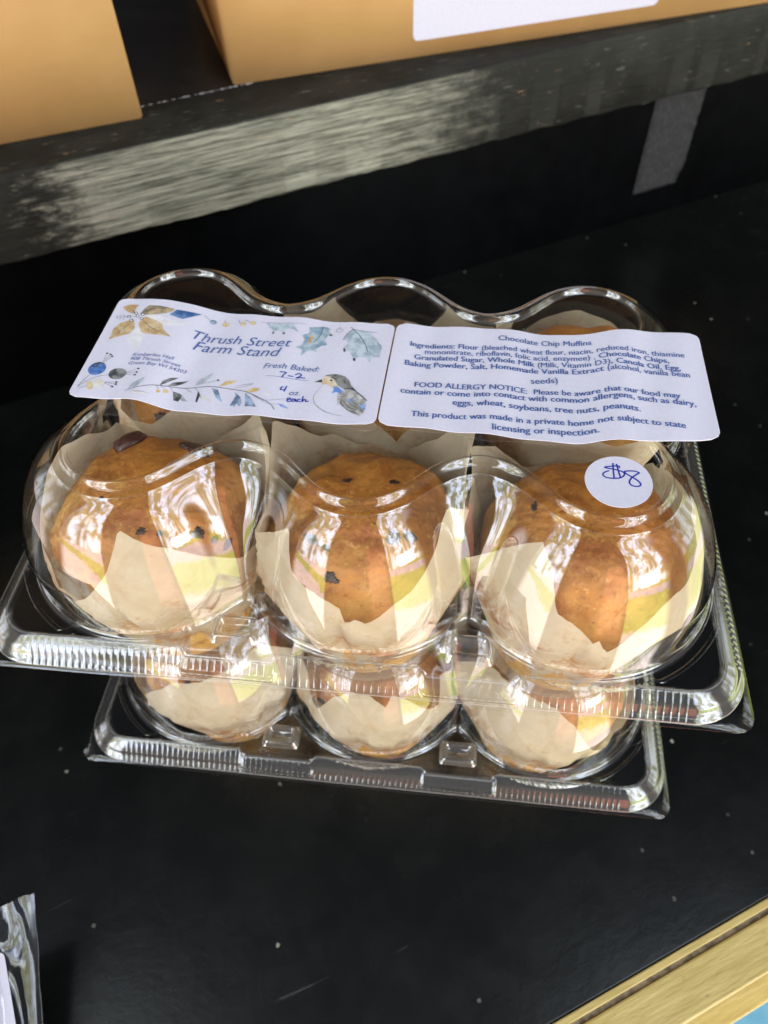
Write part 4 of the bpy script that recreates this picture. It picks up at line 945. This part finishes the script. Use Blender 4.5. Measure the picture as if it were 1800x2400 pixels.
STROKES = [
    ('ink', 0.16, [(-96.8, 18.5), (-92.2, 14.3), (-88.3, 12.2), (-83.2, 10.1)]),
    ('ink', 0.14, [(-99.4, 16.5), (-101.6, 13.2), (-103.7, 9.9), (-105.5, 5.8)]),
    ('ink', 0.16, [(-98.1, 21.6), (-95.3, 24.6), (-91.5, 25.6)]),
    ('ink', 0.14, [(-100.2, 21.7), (-102.7, 24.3), (-105.7, 25.9)]),
    ('ink', 0.1, [(-94.4, 16.1), (-91.8, 17.1)]),
    ('ink', 0.1, [(-92.7, 14.6), (-92.1, 11.6)]),
    ('ink', 0.1, [(-90.7, 13.4), (-88.2, 14.6)]),
    ('ink', 0.1, [(-89.6, 12.6), (-88.6, 10.6)]),
    ('ink', 0.1, [(-101.6, 13.2), (-100.9, 9.3)]),
    ('ink', 0.1, [(-101.6, 13.2), (-104.3, 14.1)]),
    ('ink', 0.1, [(-102.9, 11.2), (-102.9, 8.5)]),
    ('ink', 0.1, [(-102.7, 11.5), (-105.6, 12.1)]),
    ('ink', 0.1, [(-94.3, 25.2), (-91.6, 23.3)]),
    ('ink', 0.1, [(-101.5, 23.2), (-101.7, 26.4)]),
    ('ink', 0.12, [(-107.1, 19.0), (-103.7, 19.8), (-99.6, 19.7)]),
    ('ink', 0.1, [(-105.2, 19.4), (-106.5, 21.0)]),
    ('ink', 0.1, [(-105.2, 19.4), (-105.6, 17.5)]),
    ('ink', 0.1, [(-103.7, 19.7), (-105.4, 21.1)]),
    ('ink', 0.1, [(-103.7, 19.7), (-104.1, 17.7)]),
    ('ink', 0.1, [(-106.5, 19.1), (-107.5, 20.2)]),
    ('ink', 0.1, [(-106.5, 19.1), (-106.8, 18.1)]),
    ('ink', 0.12, [(-74.7, 26.4), (-71.8, 24.1)]),
    ('ink', 0.12, [(-66.6, 25.9), (-66.1, 24.0)]),
    ('ink', 0.14, [(-108.1, -20.4), (-107.1, -17.3), (-105.9, -13.9)]),
    ('ink', 0.14, [(-108.1, -20.4), (-103.7, -15.2), (-99.2, -12.9)]),
    ('ink', 0.14, [(-107.5, -21.3), (-104.8, -19.5)]),
    ('ink', 0.1, [(-103.3, -6.9), (-103.5, -2.0)]),
    ('ink', 0.1, [(-103.2, -6.9), (-102.0, -2.4)]),
    ('ink', 0.1, [(-102.6, -6.8), (-101.1, -3.4)]),
    ('ink', 0.1, [(-93.6, -11.2), (-89.5, -9.0)]),
    ('ink', 0.1, [(-93.5, -11.5), (-89.4, -10.9)]),
    ('ink', 0.1, [(-93.3, -12.0), (-89.6, -12.4)]),
    ('ink', 0.1, [(-99.4, -16.8), (-95.4, -16.3)]),
    ('ink', 0.1, [(-99.3, -16.9), (-95.2, -17.3)]),
    ('ink', 0.1, [(-99.4, -17.2), (-96.1, -18.6)]),
    ('ink', 0.22, [(-90.6, -20.8), (-86.1, -18.2), (-82.1, -16.3), (-76.6, -14.6), (-69.6, -13.4), (-62.4, -12.1), (-54.7, -12.5), (-49.8, -13.6), (-44.1, -16.9), (-40.1, -19.1), (-37.5, -21.8)]),
    ('ink', 0.12, [(-68.5, -13.2), (-66.6, -14.8), (-64.7, -18.3)]),
    ('ink', 0.12, [(-76.6, -14.6), (-75.4, -16.3)]),
    ('ink', 0.12, [(-72.1, -13.6), (-68.8, -15.7)]),
    ('ink', 0.1, [(-67.8, -11.5), (-63.0, -9.6), (-61.0, -8.4)]),
    ('ink', 0.1, [(-80.9, -16.0), (-79.8, -17.5)]),
    ('ink', 0.1, [(-79.8, -15.5), (-78.1, -16.2)]),
    ('ink', 0.08, [(-88.9, -21.0), (-85.4, -20.4), (-81.9, -20.7)]),
    ('ink', 0.1, [(-54.3, -11.5), (-52.4, -10.2), (-47.8, -9.5), (-49.1, -10.3), (-53.5, -11.7)]),
    ('ink', 0.1, [(-46.9, -15.3), (-42.8, -18.1), (-38.7, -17.5), (-34.8, -16.1)]),
    ('ink', 0.1, [(-46.0, -16.0), (-40.7, -19.4), (-36.9, -19.3)]),
    ('ink', 0.14, [(-38.5, -20.4), (-37.8, -22.0)]),
    ('ink', 0.1, [(-52.3, 25.3), (-43.2, 24.8), (-34.0, 24.7)]),
    ('ink', 0.18, [(-27.7, 24.7), (-27.8, 20.3), (-29.9, 14.8)]),
    ('ink', 0.12, [(-19.7, 23.0), (-19.8, 22.6), (-20.0, 22.3), (-20.4, 22.0), (-20.9, 21.9), (-21.4, 21.9), (-21.9, 22.1), (-22.2, 22.4), (-22.3, 22.8), (-22.3, 23.2), (-22.1, 23.6), (-21.7, 23.9), (-21.2, 24.0), (-20.7, 23.9), (-20.2, 23.7), (-19.9, 23.4), (-19.7, 23.0)]),
    ('ink', 0.12, [(-21.2, 25.4), (-21.0, 23.7)]),
    ('ink', 0.2, [(-17.0, 25.1), (-13.4, 20.8), (-10.6, 16.3), (-8.8, 11.3)]),
    ('ink', 0.16, [(-16.0, 23.8), (-12.5, 22.9), (-6.6, 22.5)]),
    ('ink', 0.16, [(-16.0, 23.4), (-17.9, 20.7), (-18.9, 17.4)]),
    ('ink', 0.1, [(-14.9, 22.2), (-16.0, 19.6)]),
    ('ink', 0.1, [(-12.4, 19.1), (-14.0, 15.7)]),
    ('ink', 0.12, [(-6.6, 17.5), (-3.9, 14.4)]),
    ('ink', 0.14, [(-61.3, 26.4), (-60.1, 23.8)]),
    ('ink', 0.14, [(-58.9, 26.1), (-56.3, 24.9)]),
    ('ink', 0.1, [(-23.0, -8.7), (-24.6, -12.2), (-24.9, -15.2), (-23.7, -18.0), (-20.8, -20.6), (-17.2, -21.8), (-13.7, -22.4)]),
    ('grey', 0.1, [(-22.9, -18.7), (-19.0, -21.2), (-14.4, -22.2)]),
    ('ink', 0.16, [(-15.1, -15.9), (-12.4, -19.3), (-9.5, -20.4)]),
    ('ink', 0.16, [(-14.4, -14.9), (-11.8, -18.3), (-8.6, -19.6)]),
    ('ink', 0.16, [(-13.4, -14.4), (-10.6, -17.3), (-7.7, -18.6)]),
    ('ink', 0.16, [(-12.4, -19.5), (-9.4, -20.9), (-7.5, -22.5)]),
    ('ink', 0.16, [(-14.8, -14.4), (-15.2, -16.4), (-14.0, -17.8)]),
    ('ink', 0.16, [(-11.1, -15.8), (-8.9, -17.2), (-7.2, -19.6)]),
    ('ink', 0.16, [(-16.4, -13.0), (-15.0, -13.0), (-13.7, -12.4)]),
    ('ink', 0.16, [(-9.8, -18.2), (-7.9, -19.4), (-6.7, -21.0)]),
    ('ink', 0.2, [(-12.4, -7.4), (-9.7, -10.8), (-6.0, -15.4)]),
    ('ink', 0.12, [(-10.4, -10.6), (-7.7, -12.8), (-6.0, -15.2)]),
    ('text', 0.16, [(-43.8, -5.6), (-36.0, -5.8), (-28.3, -5.9)]),
    ('pen', 0.38, [(-39.0, -3.2), (-36.8, -3.1), (-37.5, -4.4), (-37.8, -5.8)]),
    ('pen', 0.38, [(-35.7, -4.6), (-34.1, -4.6)]),
    ('pen', 0.38, [(-33.4, -3.5), (-32.4, -2.7), (-31.3, -3.1), (-31.8, -4.2), (-32.9, -5.2), (-31.5, -4.7), (-29.8, -4.7)]),
    ('pen', 0.38, [(-36.8, -10.4), (-37.3, -11.9), (-36.2, -12.0), (-35.6, -11.4)]),
    ('pen', 0.38, [(-35.4, -10.0), (-35.6, -11.4), (-35.8, -12.6)]),
    ('pen', 0.38, [(-33.8, -16.5), (-33.0, -16.1), (-33.2, -15.5), (-33.9, -15.8), (-34.0, -16.8), (-33.5, -17.4), (-32.5, -17.0)]),
    ('pen', 0.38, [(-31.3, -15.8), (-32.2, -15.9), (-32.4, -16.8), (-31.7, -17.1), (-31.2, -16.0), (-30.8, -17.0), (-30.5, -16.8)]),
    ('pen', 0.38, [(-29.5, -15.8), (-30.3, -16.0), (-30.3, -16.8), (-29.2, -16.9)]),
    ('pen', 0.38, [(-28.7, -14.3), (-28.7, -16.9), (-28.2, -15.9), (-27.6, -15.8), (-27.3, -16.8), (-26.5, -16.5)]),
]
PRICE = [[(0.7, 5.8), (0.5, 6.4), (-1.5, 6.3), (-4.0, 5.7), (-1.6, 5.1), (0.2, 4.6), (1.8, 3.8), (2.0, 2.7), (0.8, 1.5), (-1.3, 1.1), (-3.7, 1.4), (-4.7, 2.4), (-4.3, 3.4), (-2.8, 4.3)], [(-1.2, 7.5), (-1.3, 4.3), (-1.3, 1.1)], [(-0.1, 7.1), (0.3, 4.2), (0.7, 1.4)], [(6.7, 3.9), (5.7, 4.4), (4.1, 4.5), (2.3, 4.2), (2.2, 3.7), (3.1, 2.8), (4.6, 1.7), (6.3, 0.1), (6.7, -1.2), (5.7, -1.9), (4.1, -1.7), (3.3, -0.7), (3.6, 0.7), (4.7, 2.1), (6.7, 3.8)]]

def wave(x, y=0):
    return 4.0*sstep(66, 86, -x)+3.2*sstep(70, 88, x)-2.0*sstep(90, 118, x)+.45*math.sin(x*.16+1)+.30*math.sin(x*.31-y*.05)
LO = (5.0, 2.0)
def on_label(x, y, lift):
    return (x+LO[0], y+LO[1], BASE+57.9+wave(x+LO[0], y)+lift)
PAPER_T = 0.22
class Sheet:
    def __init__(self): self.v = []; self.f = []; self.mi = []; self.mats = []
    def m(self, material):
        if material not in self.mats: self.mats.append(material)
        return self.mats.index(material)
    def add(self, v, f, material):
        k = len(self.v); self.v += v; i = self.m(material)
        for q in f: self.f.append(tuple(a+k for a in q)); self.mi.append(i)
    def build(self, name, parent):
        return link(name, mesh(name, self.v, self.f, self.mi), self.mats, parent, False)
def poly(pts, x):
    for (x0, y0), (x1, y1) in zip(pts, pts[1:]):
        if x <= x1: return lerp(y0, y1, max(0, (x-x0)/(x1-x0)))
    return pts[-1][1]
def panel(sh, top_edge, bot_edge, r, place, material):
    """a sticker between two wavy long edges, corners rounded"""
    NXg, NYg = 110, 26
    v = []; f = []
    def sm(e, x): return sum(poly(e, x+d) for d in (-4, -2, 0, 2, 4))/5
    H = 53.0
    for top in (1, 0):
        for j in range(NYg+1):
            q = j/NYg; q = q*.5+.5*(.5-.5*math.cos(PI*q))
            ins = 0
            for e in (q*H, H-q*H):
                if e < r: ins = max(ins, r-math.sqrt(max(r*r-(r-e)**2, 0)))
            x0 = lerp(bot_edge[0][0], top_edge[0][0], q)+ins; x1 = lerp(bot_edge[-1][0], top_edge[-1][0], q)-ins
            for i in range(NXg+1):
                x = lerp(x0, x1, i/NXg)
                v.append(place(x, lerp(sm(bot_edge, x), sm(top_edge, x), q), 0 if top else -PAPER_T))
    n_ = (NXg+1)*(NYg+1)
    for j in range(NYg):
        for i in range(NXg):
            a = j*(NXg+1)+i
            f.append((a, a+1, a+NXg+2, a+NXg+1)); f.append((n_+a, n_+a+NXg+1, n_+a+NXg+2, n_+a+1))
    edge = [i for i in range(NXg+1)]+[j*(NXg+1)+NXg for j in range(1, NYg+1)]+[NYg*(NXg+1)+i for i in range(NXg-1, -1, -1)]+[j*(NXg+1) for j in range(NYg-1, 0, -1)]
    for a, b_ in zip(edge, edge[1:]+edge[:1]): f.append((a, n_+a, n_+b_, b_))
    sh.add(v, f, material)
def polygon(sh, pts, lift, material, place, maxlen=2.2, rough=0.0):
    if rough:
        # soften the corners a little
        out = []
        n_ = len(pts)
        for k in range(n_):
            p0, p1, p2 = Vector(pts[k-1]), Vector(pts[k]), Vector(pts[(k+1) % n_])
            for q in (.25, .5, .75):
                out.append(p0.lerp(p1, .72+.28*q) if q < .5 else (p1.lerp(p2, .28*(q-.5)) if q > .5 else p1))
        pts = out
    vv = [Vector((p[0], p[1], 0)) for p in pts]
    tri = tessellate_polygon([vv])
    bm = bmesh.new(); bv = [bm.verts.new(p) for p in vv]
    for t in tri:
        try: bm.faces.new([bv[i] for i in t])
        except ValueError: pass
    for _ in range(4):
        es = [e for e in bm.edges if e.calc_length() > maxlen]
        if not es: break
        bmesh.ops.subdivide_edges(bm, edges=es, cuts=1, use_grid_fill=False)
        bmesh.ops.triangulate(bm, faces=bm.faces[:])
    bmesh.ops.recalc_face_normals(bm, faces=bm.faces[:])
    bm.verts.index_update()
    up = sum(fc.normal.z for fc in bm.faces) >= 0
    sh.add([place(p.co.x, p.co.y, lift) for p in bm.verts], [tuple(x.index for x in (fc.verts if up else reversed(fc.verts))) for fc in bm.faces], material)
    bm.free()
def catmull(pts, n_=6):
    if len(pts) < 3: return [Vector(pts[0]).lerp(Vector(pts[-1]), k/4) for k in range(5)]
    o = []
    for k in range(len(pts)-1):
        p0, p1, p2, p3 = (Vector(pts[max(k-1, 0)]), Vector(pts[k]), Vector(pts[k+1]), Vector(pts[min(k+2, len(pts)-1)]))
        for s in range(n_):
            t = s/n_
            o.append(.5*((2*p1)+(p2-p0)*t+(2*p0-5*p1+4*p2-p3)*t*t+(3*p1-p0-3*p2+p3)*t**3))
    o.append(Vector(pts[-1])); return o
def stroke(sh, pts, w_, lift, material, place, taper=True):
    c = catmull(pts); v = []; f = []
    for k, p in enumerate(c):
        d = c[min(k+1, len(c)-1)]-c[max(k-1, 0)]
        if d.length < 1e-6: d = Vector((1, 0))
        nx, ny = -d.y/d.length, d.x/d.length
        q = k/(len(c)-1); hw = w_/2*((.65+.35*math.sin(PI*q)) if taper else 1)
        v += [place(p.x+nx*hw, p.y+ny*hw, lift), place(p.x-nx*hw, p.y-ny*hw, lift)]
    for k in range(len(c)-1): f.append((2*k, 2*k+1, 2*k+3, 2*k+2))
    # round ends
    for e, sgn in ((0, -1), (len(c)-1, 1)):
        p = c[e]; b0 = len(v); hw = w_/2*(.65 if taper else 1)
        for a in range(10): v.append(place(p.x+hw*math.cos(2*PI*a/10), p.y+hw*math.sin(2*PI*a/10), lift+.004))
        f.append(tuple(range(b0, b0+10)))
    sh.add(v, f, material)
def glyphs(text, weight, shear):
    cu = bpy.data.curves.new('type', 'FONT'); cu.body = text; cu.size = 1.0; cu.shear = shear
    cu.offset = min(weight, 0)*0.018; cu.resolution_u = 3; cu.fill_mode = 'FRONT'
    o = bpy.data.objects.new('type', cu); COL.objects.link(o)
    bpy.context.view_layer.update()
    me = bpy.data.meshes.new_from_object(o.evaluated_get(bpy.context.evaluated_depsgraph_get()))
    v = [tuple(q.co) for q in me.vertices]; f = [tuple(p.vertices) for p in me.polygons]
    bpy.data.objects.remove(o); bpy.data.curves.remove(cu); bpy.data.meshes.remove(me)
    return v, f
def width(text, shear=0):
    a = glyphs('|'+text+'|', 0, shear)[0]; b_ = glyphs('||', 0, shear)[0]
    return (max(p[0] for p in a)-min(p[0] for p in a))-(max(p[0] for p in b_)-min(p[0] for p in b_))
def typeset(sh, segs, p0, p1, italic, lift, material, place):
    shear = .22 if italic else 0
    V = []; Fc = []; Z = []; x = 0
    for text, wgt in segs:
        v, f = glyphs(text, wgt, shear); k = len(V)
        sp = 1+.05*(wgt if wgt > .8 else 0)
        # heavier weights: the same outlines set again a hair to either side
        for dx in ((-.021*wgt, 0, .021*wgt) if wgt > 0 else (0,)):
            k = len(V)
            V += [(a*sp+x+dx, b_) for a, b_, _ in v]; Fc += [tuple(i+k for i in q) for q in f]
            Z += [dx*.02]*len(v)
        x += width(text)*sp
    x0 = min(a for a, _ in V); x1 = max(a for a, _ in V)
    d = Vector(p1)-Vector(p0); L_ = d.length; u = d/L_; n_ = Vector((-u.y, u.x)); s = L_/(x1-x0)
    vs = 1.0 if italic else 1.12
    out = []
    for (a, b_), zz in zip(V, Z):
        q = Vector(p0)+u*((a-x0)*s)+n_*(b_*s*vs); out.append(place(q.x, q.y, lift+zz*8))
    sh.add(out, Fc, material)
sh = Sheet()
panel(sh, [(-109.2, 31.3), (-80, 31.0), (-62, 30.2), (-44, 28.9), (.1, 27.8)], [(-110.2, -25.4), (-93, -24.4), (-75, -25.0), (-26, -25.6), (-1.7, -26.6)], 3.2, on_label, M['paper'])
panel(sh, [(.7, 28.1), (18, 28.8), (49, 27.6), (71, 26.4), (79, 26.4), (87, 27.8), (97, 29.2), (113.0, 29.6)], [(-1.1, -26.0), (14, -25.6), (38, -27.6), (60, -28.4), (82, -28.9), (95, -27.4), (112.7, -23.6)], 3.2, on_label, M['paper2'])
for k, (c, pts) in enumerate(POLYS): polygon(sh, pts, .05+.002*(k % 40), M['i_'+c], on_label, rough=1 if len(pts) < 14 else 0)
for k, (c, w_, pts) in enumerate(STROKES): stroke(sh, pts, w_*1.15, .15+.0008*k, M['i_'+c], on_label, c != 'pen')
for segs, p0, p1, it in TEXT: typeset(sh, segs, p0, p1, it, .24, M['i_text'], on_label)
lab = sh.build('paper_label', boxA)
lab['label'] = 'white farm stand label with watercolour bird, leaves and an ingredients panel'
# round price sticker
sh = Sheet()
def on_lid(x, y, lift): return (x+83.4, y-41.4, BASE+HS+49.15+lift+.25*math.sin(x*.22))
pts = [(10.6*math.cos(2*PI*k/72), 10.6*math.sin(2*PI*k/72)) for k in range(72)]
polygon(sh, pts, .2, M['paper'], on_lid)
n_ = 72
sh.add([on_lid(x, y, .2) for x, y in pts]+[on_lid(x, y, 0) for x, y in pts], [(i, n_+i, n_+(i+1) % n_, (i+1) % n_) for i in range(n_)], M['paper'])
for k, st in enumerate(PRICE): stroke(sh, st, .52, .24+.006*k, M['i_pen'], on_lid, False)
stk = sh.build('price_sticker', boxA)
stk['label'] = 'round white sticker with $8 in blue pen'

# ------------------------------------------------------------------ crinkled clear bag, mostly outside the frame
bag = thing('plastic_bag', 'crinkled clear plastic bag with a white label inside, standing on the black shelf', 'plastic bag', (-165, -205, 0))
bl = Vector((-165, -205, 0))
pk = Vector((-137.3, -151.1, 38)); e1 = Vector((-12.5, -8.0, -1.2)).normalized(); e2 = Vector((14.8, -41.8, -14.8)).normalized()
nb = e2.cross(e1).normalized()
if nb.z < 0: nb = -nb
def bag_pt(a, b_, side):
    q = pk+e1*a+e2*b_
    puff = 7.0*sstep(2.5, 22, a)*(1-sstep(80, 104, a))*sstep(-1, 16, b_)
    wr = 0
    if a > 2:
        d = sstep(2, 8, a)
        wr += .9*d*noise.noise(Vector((a*.16+b_*.05, b_*.035, side*3+2)))
        wr += .4*d*abs(noise.noise(Vector((a*.5-b_*.12, b_*.06, side*5+1))))*(1-sstep(20, 60, b_))
        wr += .3*d*math.sin(a*.55+b_*.16+2*noise.noise(Vector((a*.05, b_*.07, 3))))
    top = 2.6*sstep(9, 0, b_)*sstep(1, 6, a)
    return q+nb*(side*puff*.6+wr*side-(side < 0)*.25)+e2*(noise.noise(Vector((a*.1, 0, 2)))*1.4*(1-sstep(0, 8, b_)))-e2*top*.5+e1*(noise.noise(Vector((b_*.07, 4, 0)))*1.0 if a < 1 else 0)
for side in (1, -1):
    v = []; f = []; na, nb_ = 70, 66
    for i in range(na+1):
        for j in range(nb_+1):
            p = bag_pt(104*i/na, 118*j/nb_, side)-bl
            v.append((p.x, p.y, max(p.z, .5)))
    for i in range(na):
        for j in range(nb_): f.append((i*(nb_+1)+j, (i+1)*(nb_+1)+j, (i+1)*(nb_+1)+j+1, i*(nb_+1)+j+1))
    link('bag_film', mesh('bag_film', v, f), M['film'], bag)
# seam bead along the sealed edge
v = []; f = []
for j in range(60):
    b_ = 116*j/59
    for a, h in ((-.05, .1), (.12, .35), (.3, .1)):
        p = bag_pt(0, b_, 1)+e1*a+nb*h-bl; v.append((p.x, p.y, max(p.z, .6)))
for j in range(59):
    for k in range(2): f.append((j*3+k, j*3+k+1, (j+1)*3+k+1, (j+1)*3+k))
link('sealed_seam', mesh('sealed_seam', v, f), M['film'], bag)
# the label's own plane, lying just under the front film
def on_bag(x, y, lift):
    p = pk+e1*x+e2*y+nb*(2.4+lift+.8*math.sin(x*.08+1)); p = p-bl; return (p.x, p.y, max(p.z, .7))
sh = Sheet()
lp = rrect(13.0, 15.5, 100, 105, 3.0, 8)
c0 = Vector((9.8, 22))
sk_ = [(x+(-.11*(y-15.5)), y+(-.02*(x-13))) for x, y in lp]
polygon(sh, sk_, 0, M['paper_soft'], on_bag, 5)
link_lab = sh.build('bag_label', bag)
